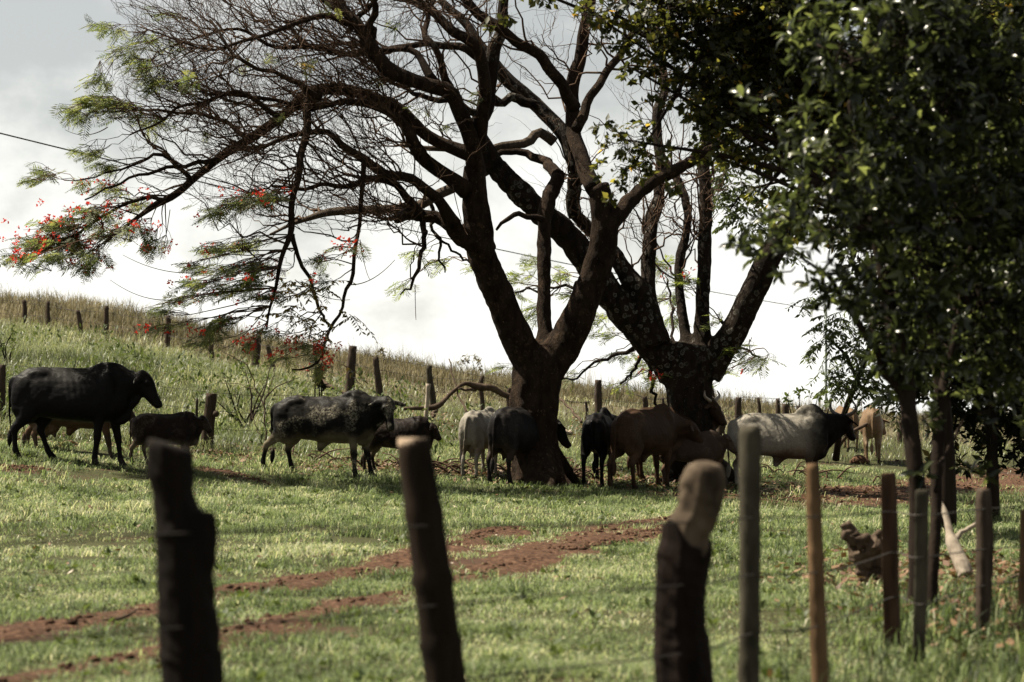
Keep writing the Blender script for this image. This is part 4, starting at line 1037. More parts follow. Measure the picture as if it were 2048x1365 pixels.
# -- dense shade tree farther right
LOB5 = [(1850, 620, 31, .7), (1760, 480, 31, .7), (1880, 420, 31, 1.0), (2000, 300, 32, 1.2), (1990, 560, 31.5, .9), (1940, 720, 31, .55), (2060, 720, 32, .8), (1860, 740, 31, .4), (2000, 840, 31.5, .4), (2090, 860, 32, .5), (1920, 830, 31, .25), (1750, 250, 32, 1.0), (1900, 120, 32, 1.2), (2150, 450, 33, 1.6), (2050, 50, 33, 1.4), (1980, 920, 31.2, .22), (2080, 930, 31.2, .28), (1880, 850, 31, .22), (1830, 790, 30.6, .26), (1930, 800, 30.6, .4), (2030, 780, 31, .5), (1840, 700, 30.6, .5), (1785, 835, 30.6, .16), (1905, 870, 31, .26), (1985, 875, 31, .3), (2050, 885, 31, .36), (1860, 925, 31, .12), (1780, 640, 30.6, .4), (2000, 680, 31, .7), (1930, 930, 31, .16)]
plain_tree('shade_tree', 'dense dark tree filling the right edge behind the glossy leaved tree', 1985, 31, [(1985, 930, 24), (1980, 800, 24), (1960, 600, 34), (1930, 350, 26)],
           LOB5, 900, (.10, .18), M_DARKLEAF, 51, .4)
# -- the tree just outside the frame whose shade falls across the lower left corner
plain_tree('broadleaf_tree', 'spreading tree just outside the left edge that shades the lower left ground', -1450, 14.5, [(-1450, 900, 70), (-1440, 500, 60), (-1420, 100, 50), (-1400, -200, 40)],
           [(-1180, -130, 13.6, .45), (-1350, -50, 14.4, .6), (-1500, -150, 14.5, .8), (-1130, 40, 13.2, .25), (-1400, -330, 14, .7)], 420, (.08, .13), M_MIDLEAF, 81, .45)
# -- drooping pinnate tree near the far fence
g6 = ground_at(1672, 41)
t6 = thing('neem_tree', g6, 'slender tree with drooping feathered leaves behind the grey bull', 'tree')
m = MB(); c6 = []
for r in (px_limb([(1672, 920, 16), (1680, 860, 14), (1695, 810, 13), (1715, 760, 12), (1740, 690, 11), (1760, 560, 9), (1740, 400, 7)], 41, 39.5), px_limb([(1715, 760, 9), (1690, 710, 7), (1660, 680, 5)], 40.6, 40), px_limb([(1740, 400, 7), (1620, 360, 6), (1500, 380, 5), (1460, 420, 3)], 39.5, 39)):
    c6.append(smooth_tube(m, r, 22, 7, .05, 61))
m.build('trunk', M_DARKBARK, t6, g6)
m6, tw6 = MB(), MB()
oval_sprays(m6, tw6, [(1655, 670, 28, 22, 14), (1680, 635, 30, 20, 14), (1640, 690, 16, 12, 6), (1700, 715, 40, 30, 22), (1690, 768, 34, 14, 20), (1735, 765, 40, 20, 26), (1740, 670, 40, 50, 30), (1665, 740, 18, 12, 6), (1770, 730, 40, 50, 34), (1705, 580, 40, 30, 20), (1780, 790, 26, 18, 14), (1450, 355, 30, 30, 26), (1440, 400, 16, 20, 10), (1475, 420, 26, 26, 22), (1500, 380, 30, 30, 20), (1450, 300, 26, 24, 14), (1520, 450, 26, 26, 14), (1560, 500, 30, 26, 16), (1440, 260, 20, 20, 8), (1640, 600, 26, 14, 8)], 40, (.09, .15), 62)
tag(m6.build('foliage', M_BUSH, t6, g6), kind='stuff'); tag(tw6.build('twigs', M_DARKBARK, t6, g6), kind='stuff')

# -- bushes
def bush(name, label, px, D, lobes, per, L, seed, stems=6, mat=M_BUSH, wfac=.42):
    g = ground_at(px, D); t = thing(name, g, label, 'bush')
    p, d, s, L_, T_, tw = crown(lobes, per, L, seed, 5, -.35, wfac)
    VV, TT, QQ = leaf_geom(p, d, s, L_, wfac)
    m = MB(); m.add(VV, TT, QQ, np.repeat(T_, 8)); tag(m.build('foliage', mat, t, g), kind='stuff')
    m = MB()
    for i, lb in enumerate(lobes):
        e = P(*lb[:3]); smooth_tube(m, [[*(g + [random.uniform(-.1, .1), 0, -.05]), .02], [*((g + e) / 2 + [random.uniform(-.1, .1), 0, .05]), .014], [*e, .006]], 8, 5, .05, i)
    batch_tubes(m, tw, np.full((len(tw), 3), .004), 3)
    m.build('stem', M_DARKBARK, t, g); return t
bush('leafy_bush', 'light green leafy bush rising behind the grey bull at the far fence', 1620, 44, [(1575, 800, 44, .14), (1600, 790, 44, .18), (1635, 795, 44, .2), (1665, 800, 44, .16), (1610, 825, 44, .2), (1580, 835, 44, .16), (1650, 825, 44, .18)], 520, (.09, .14), 71)
bush('scrub_bush', 'pale scrubby bush on the slope left of the mottled cow', 495, 41, [(450, 760, 41, .2), (490, 740, 41.5, .24), (530, 770, 41, .22), (480, 790, 40.6, .24), (430, 800, 40.6, .16), (520, 810, 40.4, .2), (540, 735, 42, .16), (455, 825, 40, .16)], 330, (.05, .09), 72)
bush('scrub_bush', 'low leafy weed clump at the left edge below the hill fence', 15, 47, [(0, 680, 47, .35), (25, 665, 47, .25), (-30, 690, 47, .4), (30, 690, 46.5, .25)], 230, (.06, .1), 73)
bush('sapling', 'young sapling with dark drooping leaves by the hill fence', 637, 42, [(637, 750, 42, .12), (632, 730, 42, .09), (642, 765, 42, .09)], 700, (.12, .18), 74, mat=M_DARKLEAF, wfac=.34)
bush('dry_shrub', 'small dark shrub on the skyline left of the nearer tree', 940, 74, [(928, 722, 74, .22), (945, 722, 74, .25), (915, 726, 74, .18), (960, 728, 74, .2)], 300, (.1, .16), 75, mat=M_DRY)
bush('dry_shrub', 'tawny tuft on the skyline above the leaning posts', 765, 76, [(765, 705, 76, .25), (752, 712, 76, .2), (780, 714, 76, .2)], 300, (.1, .16), 76, mat=M_DRY)
# bare leafless shrub in front of the slope
g = ground_at(530, 38.5)
m = MB()
for pts in ([(530, 900, 7), (532, 850, 6), (530, 800, 5), (560, 770, 4), (600, 755, 2)], [(531, 820, 5), (515, 780, 4), (490, 730, 3), (440, 700, 2)], [(530, 800, 4), (545, 760, 3), (550, 720, 2)], [(532, 850, 4), (555, 830, 3), (585, 815, 2)], [(515, 780, 3), (480, 770, 2), (440, 765, 1.5)], [(528, 880, 4), (510, 850, 3), (500, 820, 2)]):
    smooth_tube(m, [[*r_[:3], r_[3] * .6] for r_ in px_limb(pts, 38.5, 38.9)], 16, 5, .04, 5, wob=.012)
tag(m.build('bare_shrub', M_DEADWOOD), 'leafless thin branched shrub beside the mottled cow rump', 'shrub')

# low broad-leaved weeds through the pasture
x, y, px = scatter(900, 11.5, 40); k = ~on_track(x, y, .05); x, y = x[k], y[k]
nl = 7; ang = rng.uniform(0, 6.28, (len(x), nl)); el_ = rng.uniform(.15, 1.0, (len(x), nl))
pos = np.repeat(np.stack([x, y, terrain(x, y) + .02], -1), nl, 0); pos += rng.normal(0, .025, pos.shape) * [1, 1, .2]
d = np.stack([np.cos(ang) * np.cos(el_), np.sin(ang) * np.cos(el_), np.sin(el_)], -1).reshape(-1, 3)
VV, TT, QQ = leaf_geom(pos, d, np.array([0, 0, 1.]) + rng.normal(0, .2, d.shape), rng.uniform(.035, .09, len(pos)), .5, lite=True)
m = MB(); m.add(VV, TT, None, np.repeat(np.clip(rng.normal(.5, .25, len(pos)), 0, 1), 4))
tag(m.build('low_weeds', M_BUSH), 'low broad leaved weeds dotted through the pasture', 'weeds', kind='stuff')

x, y, px = scatter(1100, 36, 60); k = (px < 1050) & (dryness(x, y) < .7) & (y > np.interp(px, [0, 500, 1000], [36, 37.5, 39.5])) & (vnoise(x, y, 2.2, 91) > -.15); x, y = x[k], y[k]
nl = 12; ang = rng.uniform(0, 6.28, (len(x), nl)); el_ = rng.uniform(.1, 1.2, (len(x), nl))
pos = np.repeat(np.stack([x, y, terrain(x, y)], -1), nl, 0); pos += rng.normal(0, .09, pos.shape) * [1, 1, 0]; pos[:, 2] += rng.uniform(.05, .42, len(pos))
d = np.stack([np.cos(ang) * np.cos(el_), np.sin(ang) * np.cos(el_), np.sin(el_)], -1).reshape(-1, 3)
VV, TT, QQ = leaf_geom(pos, d, np.array([0, 0, 1.]) + rng.normal(0, .3, d.shape), rng.uniform(.07, .16, len(pos)), .36, lite=True)
m = MB(); m.add(VV, TT, None, np.repeat(np.clip(rng.normal(.45, .25, len(pos)), 0, 1), 4))
tag(m.build('slope_weeds', M_BUSH), 'bushy olive weeds through the tall grass of the slope', 'weeds', kind='stuff')
# ------------------------------------------------------------------ cattle
def coat(name, base, belly, mottle=None, mott_amt=0., front=None, rough=.55, patch=None, sheen=0.):
    """coat colours in the animal's own space: x forward, z up"""
    m, t, b, out = new_mat(name)
    tcn = t.nodes.new('ShaderNodeTexCoord'); sp = t.nodes.new('ShaderNodeSeparateXYZ')
    t.links.new(tcn.outputs['Object'], sp.inputs[0])
    nf = noise(t, 60, 4, .7); nb = noise(t, 3.2, 6, .65, off=(3, 1, 2))
    c = mixc(t, mrange(t, nf, .3, .75), base, tuple(v * 1.7 for v in base))
    zz = t.nodes.new('ShaderNodeMath'); zz.operation = 'ADD'
    nbs = node(t, 'ShaderNodeMath', operation='MULTIPLY'); t.links.new(nb, nbs.inputs[0]); nbs.inputs[1].default_value = .45
    t.links.new(sp.outputs['Z'], zz.inputs[0]); t.links.new(nbs.outputs[0], zz.inputs[1])
    # belly, roughly between knee and flank
    lo = mrange(t, zz.outputs[0], .72, .98, 1, 0); lo2 = mrange(t, sp.outputs['Z'], .38, .5, 0, 1)
    bm = node(t, 'ShaderNodeMath', operation='MULTIPLY'); t.links.new(lo, bm.inputs[0]); t.links.new(lo2, bm.inputs[1])
    c = mixc(t, bm.outputs[0], c, belly)
    if mottle:
        n3 = noise(t, 34, 6, .75); n4 = noise(t, 2.6, 4, .6, off=(patch or (0, 0, 0)))
        mm = node(t, 'ShaderNodeMath', operation='MULTIPLY')
        t.links.new(mrange(t, n3, .42, .6), mm.inputs[0]); t.links.new(mrange(t, n4, .5, .64, 0, mott_amt), mm.inputs[1])
        c = mixc(t, mm.outputs[0], c, mottle)
    if front:
        xx = t.nodes.new('ShaderNodeMath'); xx.operation = 'ADD'
        t.links.new(sp.outputs['X'], xx.inputs[0]); t.links.new(nbs.outputs[0], xx.inputs[1])
        c = mixc(t, mrange(t, xx.outputs[0], .42, .92), c, front)
    hf = mrange(t, sp.outputs['Z'], .045, .075, 1, 0)
    c = mixc(t, hf, c, (.02, .016, .014))
    t.links.new(c, b.inputs['Base Color']); b.inputs['Roughness'].default_value = rough
    b.inputs['Specular IOR Level'].default_value = .06
    if sheen: b.inputs['Sheen Weight'].default_value = sheen
    nh = noise(t, 90, 3, .6, sc=(.4, 1, 1))
    bump(t, b, nh, .35, .01)
    return m
C_BLACK = coat('black_coat', (.0035, .003, .003), (.004, .0035, .0035), rough=.5)
C_MOTTLED = coat('mottled_coat', (.005, .0045, .004), (.12, .10, .065), (.25, .225, .17), .75, rough=.5, patch=(.4, .2, 0))
C_BRINDLE = coat('brindle_coat', (.035, .024, .018), (.085, .05, .03), (.12, .09, .07), .6)
C_CALF = coat('dark_calf_coat', (.009, .006, .005), (.10, .08, .055), (.09, .068, .05), .5)
C_GREY = coat('grey_coat', (.14, .128, .108), (.16, .125, .095), (.24, .22, .19), .6)
C_DARKGREY = coat('dark_grey_coat', (.008, .007, .007), (.03, .02, .014), (.06, .05, .04), .45)
C_BROWN = coat('brown_coat', (.026, .0145, .0088), (.06, .036, .022), (.07, .042, .026), .6)
C_BULL = coat('grey_bull_coat', (.15, .137, .115), (.07, .048, .034), (.23, .21, .18), .6, front=(.005, .004, .0035))
C_TAN = coat('tan_coat', (.10, .066, .040), (.16, .115, .075), (.14, .095, .06), .5)
M_HORN, _t, _b, _o = new_mat('horn'); _b.inputs['Base Color'].default_value = (.05, .042, .035, 1); _b.inputs['Roughness'].default_value = .4
M_PALEHORN, _t, _b, _o = new_mat('pale_horn'); _b.inputs['Base Color'].default_value = (.22, .18, .14, 1); _b.inputs['Roughness'].default_value = .4

def cow(name, label, cat, group, px, D, head_deg, sc, mat, poll=(.96, 0, 1.20), muzzle=(1.30, 0, .84), steps=(0, 0, 0, 0), hump=1.0, horns=None, udder=0, sheath=0, leg=1.0, ear=.0, tail=0.0, dz=0.0, fat=1.0, voxel=.017):
    """steps: fore/aft foot shift of (near hind, far hind, near fore, far fore); near = the animal's right"""
    g = ground_at(px, D); g[2] += dz
    a = math.radians(head_deg); ca, sa = math.cos(a), math.sin(a)
    def gz(x, y):       # ground under a local point, in local units
        wx, wy = g[0] + sc * (x * ca - y * sa), g[1] + sc * (x * sa + y * ca)
        return (tz(wx, wy) + dz - g[2]) / sc
    mb = MB()
    lift = .50 * (leg - 1)
    Z = lambda z: z + lift
    prof = [(-.835, 1.06, .76, .06), (-.80, 1.13, .66, .12), (-.73, 1.18, .61, .165), (-.62, 1.215, .63, .205), (-.46, 1.245, .60, .238), (-.30, 1.225, .575, .252), (-.12, 1.215, .55, .265), (.06, 1.215, .53, .285), (.22, 1.225, .52, .275), (.36, 1.25, .52, .24), (.50, 1.25, .55, .205), (.61, 1.21, .62, .165), (.70, 1.14, .73, .11)]
    st = catmull([(x, 0, Z((a_ + b_) / 2), w_ * fat, (a_ - b_) / 2) for x, a_, b_, w_ in prof], 34)
    n_ = 22; th = np.linspace(0, 2 * np.pi, n_, endpoint=False)
    sy = np.sign(np.cos(th)) * np.abs(np.cos(th)) ** .85 * (1 - .24 * np.sin(th)); sz = np.sin(th)
    Vb = np.stack([np.repeat(st[:, :1], n_, 1), st[:, 3:4] * sy[None], st[:, 2:3] + st[:, 4:5] * sz[None]], -1).reshape(-1, 3)
    Kb = len(st); i0 = np.arange(Kb - 1)[:, None] * n_; j0 = np.arange(n_)[None]; j1 = (j0 + 1) % n_
    Qb = np.stack([i0 + j0, i0 + j1, i0 + n_ + j1, i0 + n_ + j0], -1).reshape(-1, 4)
    Vb = np.vstack([Vb, st[0, :3], st[-1, :3]])
    T0 = np.stack([np.full(n_, Kb * n_), (np.arange(n_) + 1) % n_, np.arange(n_)], -1); o_ = (Kb - 1) * n_
    T1 = np.stack([np.full(n_, Kb * n_ + 1), o_ + np.arange(n_), o_ + (np.arange(n_) + 1) % n_], -1)
    mb.add(Vb, np.vstack([T0, T1]), Qb)
    for s_ in (-1, 1):
        ellipsoid(mb, (-.47, s_ * .105, Z(1.12)), (.18, .07, .11))
        ellipsoid(mb, (-.62, s_ * .112 * fat, Z(.83)), (.22, .108, .33)); ellipsoid(mb, (-.715, s_ * .085 * fat, Z(.90)), (.11, .09, .26))
        ellipsoid(mb, (.42, s_ * .135, Z(.90)), (.155, .105, .30))
    ring_tube(mb, [(-.76, 0, Z(1.10)), (-.62, 0, Z(1.19)), (-.45, 0, Z(1.215)), (-.2, 0, Z(1.195)), (.1, 0, Z(1.195)), (.35, 0, Z(1.23)), (.55, 0, Z(1.17))], [.05, .055, .055, .05, .05, .06, .06], n=10, up=(0, 0, 1))
    ellipsoid(mb, (.42, 0, Z(1.225)), (.24, .075, .05 + .075 * hump)); ellipsoid(mb, (.46, 0, Z(1.235)), (.14, .08, .04 + .085 * hump))
    # neck, head
    pl = np.array([poll[0], poll[1], Z(poll[2])]); mz = np.array([muzzle[0], muzzle[1], Z(muzzle[2])])
    n0 = np.array([.42, 0, Z(1.03)]); n1 = np.array([.66, poll[1] * .25, Z(1.03) * .6 + pl[2] * .36])
    nk = catmull([(*n0, .17, .30), (*n1, .125, .225), (*(n1 * .4 + pl * .6 - [0, 0, .04]), .098, .165), (*(pl - [0.02, 0, .05]), .085, .12)], 12)
    ring_tube(mb, nk[:, :3], nk[:, 3], nk[:, 4], 14, up=(0, 0, 1))
    hd = norm(mz - pl); L = np.linalg.norm(mz - pl)
    sd = norm(np.cross([0, 0, 1.], hd)) if abs(hd[2]) < .98 else np.array([0, 1., 0])
    up = np.cross(hd, sd)
    at = lambda t, u=0., s=0.: pl + hd * L * t + up * u + sd * s
    hp = catmull([(*at(-.10, -.01), .055, .05), (*at(0, -.01), .095, .085), (*at(.18, -.02), .108, .112), (*at(.38, -.03), .10, .118), (*at(.62, -.03), .075, .088), (*at(.85, -.03), .064, .068), (*at(1.0, -.03), .066, .064), (*at(1.06, -.03), .045, .04)], 18)
    ring_tube(mb, hp[:, :3], hp[:, 3], hp[:, 4], 14, up=up)
    jaw = catmull([(*at(.2, -.11), .07, .05), (*at(.5, -.10), .055, .04), (*at(.9, -.075), .045, .035)], 8)
    ring_tube(mb, jaw[:, :3], jaw[:, 3], jaw[:, 4], 10, up=up)
    for s_ in (-1, 1):
        ellipsoid(mb, at(.34, .045, s_ * .095), (.03, .03, .028))
        ellipsoid(mb, at(1.04, -.01, s_ * .035), (.022, .022, .02))
        e0 = at(.10, .01, s_ * .09); ed = norm(sd * s_ * (1 - .25 * ear) - hd * .1 - np.array([0, 0, .45 + ear]))
        er = catmull([(*e0, .03, .022), (*(e0 + ed * .07), .055, .016), (*(e0 + ed * .15), .05, .015), (*(e0 + ed * .23), .016, .012)], 9)
        ring_tube(mb, er[:, :3], er[:, 3], er[:, 4], 10, up=norm(np.cross(ed, hd) * s_ + .3 * up))
    # dewlap and brisket
    dl = catmull([(*at(.42, -.13), .022, .05), (*(n1 * .35 + pl * .65 - [0, 0, .26]), .024, .085), (*(n1 + np.array([-.01, 0, -.31])), .03, .12), (.60, 0, Z(.62), .05, .13), (.46, 0, Z(.56), .09, .09)], 14)
    ring_tube(mb, dl[:, :3], dl[:, 3], dl[:, 4], 10, up=(.35, 0, 1))
    if udder: ellipsoid(mb, (-.42, 0, Z(.56)), (.16, .13, .13 * udder)); [ellipsoid(mb, (-.42 + .07 * i, .05 * j, Z(.56 - .13 * udder)), (.025, .025, .06)) for i in (-1, 1) for j in (-1, 1)]
    if sheath: ring_tube(mb, [(-.02, 0, Z(.60)), (-.08, 0, Z(.53)), (-.13, 0, Z(.45 - .04 * sheath))], [.10, .065, .035], [.12, .09, .04], 10, up=(1, 0, 0))
    # tail
    tl = catmull([(-.79, 0, Z(1.12), .04), (-.86, 0, Z(1.05), .03), (-.875, tail * .3, Z(.85), .024), (-.87, tail * .7, .62, .021), (-.86, tail, .46, .02), (-.86, tail, .40, .04), (-.87, tail, .30, .042), (-.88, tail, .20, .015)], 24)
    ring_tube(mb, tl[:, :3], tl[:, 3], n=10, up=(1, 0, 0))
    # legs
    hind = [(-.60, 1.02, .06, .03), (-.60, .97, .13, .07), (-.60, .88, .18, .095), (-.565, .72, .165, .095), (-.60, .585, .105, .08), (-.685, .47, .068, .052), (-.735, .405, .062, .046), (-.725, .33, .045, .036), (-.715, .20, .038, .033), (-.705, .125, .048, .042), (-.685, .07, .044, .040), (-.665, .03, .058, .052), (-.66, 0, .062, .056)]
    fore = [(.42, 1.02, .05, .03), (.42, .96, .11, .06), (.42, .86, .14, .08), (.405, .68, .11, .08), (.40, .56, .075, .062), (.405, .44, .056, .05), (.41, .365, .056, .05), (.41, .30, .042, .038), (.408, .19, .036, .034), (.41, .115, .046, .042), (.425, .065, .042, .040), (.44, .028, .056, .052), (.445, 0, .060, .056)]
    for k, (ch, side) in enumerate(((hind, -1), (hind, 1), (fore, -1), (fore, 1))):
        y0 = (.165 if k < 2 else .15) * side; sh = steps[k]
        zt = ch[0][1]
        gl = gz(ch[-1][0] + sh, y0)
        rows = []
        for (x, z, rx_, ry_) in ch:
            f = 1 - z / zt; fx = f + (.10 * math.sin(math.pi * f) * (1 if sh > 0 else .3))
            rows.append((x + sh * fx, y0 * (1 - .12 * f) * (1 - .45 * min(1, max(0, (z - .62) / .4))), z * (1 + lift / .5 * .55 if z < .56 else 1 + lift / max(z, .5)) + gl * min(1, f * 1.2), ry_, rx_))
        r = catmull(rows, 26)
        ring_tube(mb, r[:, :3], r[:, 3], r[:, 4], 12, up=(1, 0, 0))
    V = MB(); V0, F0 = mb.arrays(); V.V = [V0 * sc]; V.n = len(V0); V.T, V.Q = mb.T, mb.Q
    me = remeshed(V, name, voxel * max(sc, .62), 11, mat)
    co = np.empty(len(me.vertices) * 3, np.float32); me.vertices.foreach_get('co', co); co = co.reshape(-1, 3) / sc
    no = np.empty(len(me.vertices) * 3, np.float32); me.vertex_normals.foreach_get('vector', no); no = no.reshape(-1, 3)
    sdn = int(px) % 50
    rib = np.sin(2 * np.pi * (co[:, 0] + .25 * (co[:, 2] - .9)) / .085) * np.exp(-((co[:, 0] - .02) / .2) ** 4) * np.exp(-((co[:, 2] - Z(.93)) / .2) ** 4) * (np.abs(co[:, 1]) > .1)
    dsp = .0022 * rib + 0.007 * vnoise(co[:, 0] + co[:, 1] * .7, co[:, 2] * 1.1, .13, sdn) * np.clip((co[:, 2] - .4) * 4, 0, 1) + .003 * vnoise(co[:, 0] + co[:, 1], co[:, 2], .04, sdn + 1)
    me.vertices.foreach_set('co', ((co + no * dsp[:, None]) * sc).astype(np.float32).ravel()); me.update()
    me.transform(Matrix.Scale(1 / sc, 4))       # object space in the animal's own units, so the coat pattern scales with it
    o = link(name, me, None, Vector(g)); o.rotation_euler = (0, 0, a); o.scale = (sc,) * 3
    tag(o, label, cat, group)
    if horns:
        hm, hl, hup, hmat = horns
        for s_ in (-1, 1):
            b0 = at(.0, .03, s_ * .075)
            hr = catmull([(*b0, .034), (*(b0 + sd * s_ * .09 * hm + np.array([0, 0, .05])), .03), (*(b0 + sd * s_ * .13 * hm + np.array([0, 0, .05 + hl * .5 * hup])), .02), (*(b0 + sd * s_ * .10 * hm + hd * -.04 + np.array([0, 0, .05 + hl * hup])), .007)], 12)
            h = MB(); ring_tube(h, hr[:, :3], hr[:, 3], n=8, up=(1, 0, 0)); h.build('horn', hmat, o)
    return o

HERD = 'cattle herd gathered under the flame trees'
cow('cow', 'large solid black cow walking right at the left edge', 'cow', HERD, 152, 33.0, 0, 1.045, C_BLACK, poll=(.86, -.05, 1.16), muzzle=(1.12, -.12, .76), steps=(-.06, .34, -.16, .16), hump=.55, ear=.1, fat=1.0, tail=.04)
cow('cow', 'brindled brown cow mostly hidden behind the large black cow', 'cow', HERD, 152, 34.6, 0, .86, C_BRINDLE, poll=(.74, .1, 1.0), muzzle=(.98, .15, .66), steps=(.1, -.15, .22, -.1), udder=1.1, sheath=1, dz=-.12)
cow('calf', 'dark brown calf with pale face walking right behind the leftmost front post', 'calf', HERD, 335, 33.8, -3, .60, C_CALF, poll=(.80, 0, 1.16), muzzle=(1.04, -.03, .84), steps=(-.12, .2, .15, -.12), hump=.35, leg=1.12, ear=-.35)
cow('cow', 'black cow with white mottled flank and lowered head in front of a dark calf', 'cow', HERD, 655, 35.4, -6, .955, C_MOTTLED, poll=(.93, -.05, 1.20), muzzle=(1.02, -.22, .76), steps=(-.30, .12, .04, .26), hump=.9, sheath=1, tail=.05, ear=-.1)
cow('calf', 'dark calf standing beyond the bamboo front post with head to the right', 'calf', HERD, 800, 36.4, -4, .66, C_CALF, poll=(.72, 0, 1.10), muzzle=(.94, -.02, .78), steps=(-.1, .1, -.05, .1), hump=.3, leg=1.1, ear=.1)
cow('cow', 'light grey cow seen from behind, left of the nearer tree', 'cow', HERD, 963, 36.9, 72, .82, C_GREY, poll=(.95, -.1, 1.0), muzzle=(1.2, -.2, .6), steps=(-.02, .08, 0, .1), udder=1.2, tail=.06, hump=.5)
cow('cow', 'dark grey cow seen from behind against the nearer tree trunk', 'cow', HERD, 1040, 35.9, 63, .93, C_DARKGREY, poll=(.95, -.15, 1.0), muzzle=(1.2, -.3, .62), steps=(.05, -.08, .04, -.1), udder=.9, tail=.05, hump=.5)
cow('cow', 'black cow seen from behind between the two flame trees', 'cow', HERD, 1200, 37.0, 78, .87, C_BLACK, poll=(.98, -.2, 1.12), muzzle=(1.22, -.45, .74), steps=(.04, -.08, -.1, .05), tail=-.05, hump=.9)
cow('cow', 'dark brown cow turned away to the right in front of the farther tree', 'cow', HERD, 1294, 36.7, 54, .96, C_BROWN, poll=(.92, -.2, 1.0), muzzle=(1.1, -.42, .62), steps=(.10, -.16, -.04, .12), sheath=.8, tail=.05, hump=.8)
cow('cow', 'horned dark cow in the shade behind the brown cow', 'cow', HERD, 1352, 38.4, 22, .95, C_BROWN, poll=(.58, -.14, 1.33), muzzle=(.74, -.36, .98), steps=(0, .1, .05, -.1), horns=(1.5, .10, 1, M_PALEHORN), hump=.6)
cow('calf', 'small brindled calf with head turned right just left of the grey bull', 'calf', HERD, 1385, 37.4, 8, .66, C_BRINDLE, poll=(.78, 0, 1.16), muzzle=(1.04, -.02, .80), steps=(0, .1, .05, -.06), hump=.3, leg=1.1, ear=-.2)
cow('bull', 'grey humped bull with black neck facing right on the red earth', 'bull', HERD, 1566, 37.9, -7, .985, C_BULL, poll=(.94, .12, 1.19), muzzle=(1.12, .42, .86), steps=(-.02, .10, .02, .14), hump=1.6, horns=(1.2, .16, 1, M_HORN), sheath=1.4, tail=.03, ear=.2)
cow('calf', 'tan calf seen from behind on the grass right of the bull', 'calf', HERD, 1743, 44.6, 84, .77, C_TAN, poll=(.92, -.22, .98), muzzle=(1.12, -.36, .62), steps=(.03, -.06, .02, -.05), hump=.4, tail=.03, leg=1.08)
cow('calf', 'tan calf half hidden behind the leaning posts beyond the bull', 'calf', HERD, 1690, 46.8, 100, .64, C_TAN, poll=(.92, .1, .98), muzzle=(1.12, .2, .62), steps=(.03, -.06, .02, -.05), hump=.4)

# ------------------------------------------------------------------ front fence
def post_rows(pts, D, foot=None):
    """trace from the top down (px,py,width); carried on down into the ground"""
    rows = px_limb(pts, D, D)
    a, b = np.array(rows[-2]), np.array(rows[-1])
    gz_ = tz(b[0], b[1]) - .12
    if b[2] > gz_:
        k = (b[2] - gz_) / max(a[2] - b[2], 1e-3); e = b + (b - a) * k; e[3] = b[3] * 1.03; rows.append(list(e))
    return rows
def post(parent, origin, pts, D, mat, label, sides=14, rough=.05, seed=0, square=False, cut=None, rings=None, extra=None, flat=1.0, bevel=True):
    rows = np.array(post_rows(pts, D)); mb = MB()
    n = 40; c = catmull(rows, n)
    ra = c[:, 3].copy(); rb = ra * flat
    r1 = np.random.default_rng(seed + 400)
    if rings is not None:
        for zc in rings:
            k = np.exp(-((c[:, 2] - zc) / .018) ** 2); ra = ra * (1 + .13 * k); rb = rb * (1 + .13 * k)
    top = c[0].copy()
    if bevel: ra[0] *= .9; rb[0] *= .9
    ring_tube(mb, c[:, :3], ra, rb, 4 if square else sides, up=(0, -1, .0) if not square else (.6, -1, 0), rough=rough, seed=seed)
    if extra: extra(mb)
    o = mb.build('fence_post', mat, parent, origin, smooth=not square)
    if square:
        bv = o.modifiers.new('edge', 'BEVEL'); bv.width = .006; bv.segments = 2
    tag(o, label)
    if cut is not None:
        m = MB(); r = c[0][3] * .93
        th = np.linspace(0, 2 * np.pi, 20, endpoint=False)
        tilt = cut
        ctr = c[0][:3] + np.array([0, 0, .003])
        ringv = ctr + np.stack([np.cos(th) * r, np.sin(th) * r, tilt[0] * np.cos(th) * r + tilt[1] * np.sin(th) * r], -1)
        low = ringv * 1; low[:, 2] -= .03
        V = np.vstack([ringv, low, ctr]); n_ = 20
        T = [(i, (i + 1) % n_, 2 * n_) for i in range(n_)]; Q = [(i, i + n_, (i + 1) % n_ + n_, (i + 1) % n_) for i in range(n_)]
        m.add(V, T, Q); Vv, Fv = m.arrays()
        link('cut_end', mesh_np('cut_end', Vv - Vector(np.array(origin) + 0) if False else Vv - np.asarray(origin), Fv, M_CUT, False), o)
    return o
f0 = ground_at(1500, 11)
ff = thing('post_fence', f0, 'front fence of mismatched rough posts and rusty wire across the foreground', 'fence')
def stub1(mb):
    a = P(372, 1150, 8.02); smooth_tube(mb, [[*P(360, 1260, 8.0), .06], [*P(385, 1130, 8.0), .075], [*P(398, 1060, 8.0), .062], [*P(404, 1022, 8.0), .045]], 16, 10, .07, 3)
m = MB()
rows = np.array(post_rows([(338, 872, 84), (340, 900, 92), (344, 950, 94), (349, 1000, 86), (362, 1060, 104), (368, 1120, 112), (374, 1200, 118), (380, 1290, 122), (386, 1365, 124)], 8.0)); c = catmull(rows, 46)
ring_tube(m, c[:, :3], c[:, 3], n=18, up=(0, -1, 0), rough=.05, seed=5)
Vm = m.V[0]; topz = c[0][2]
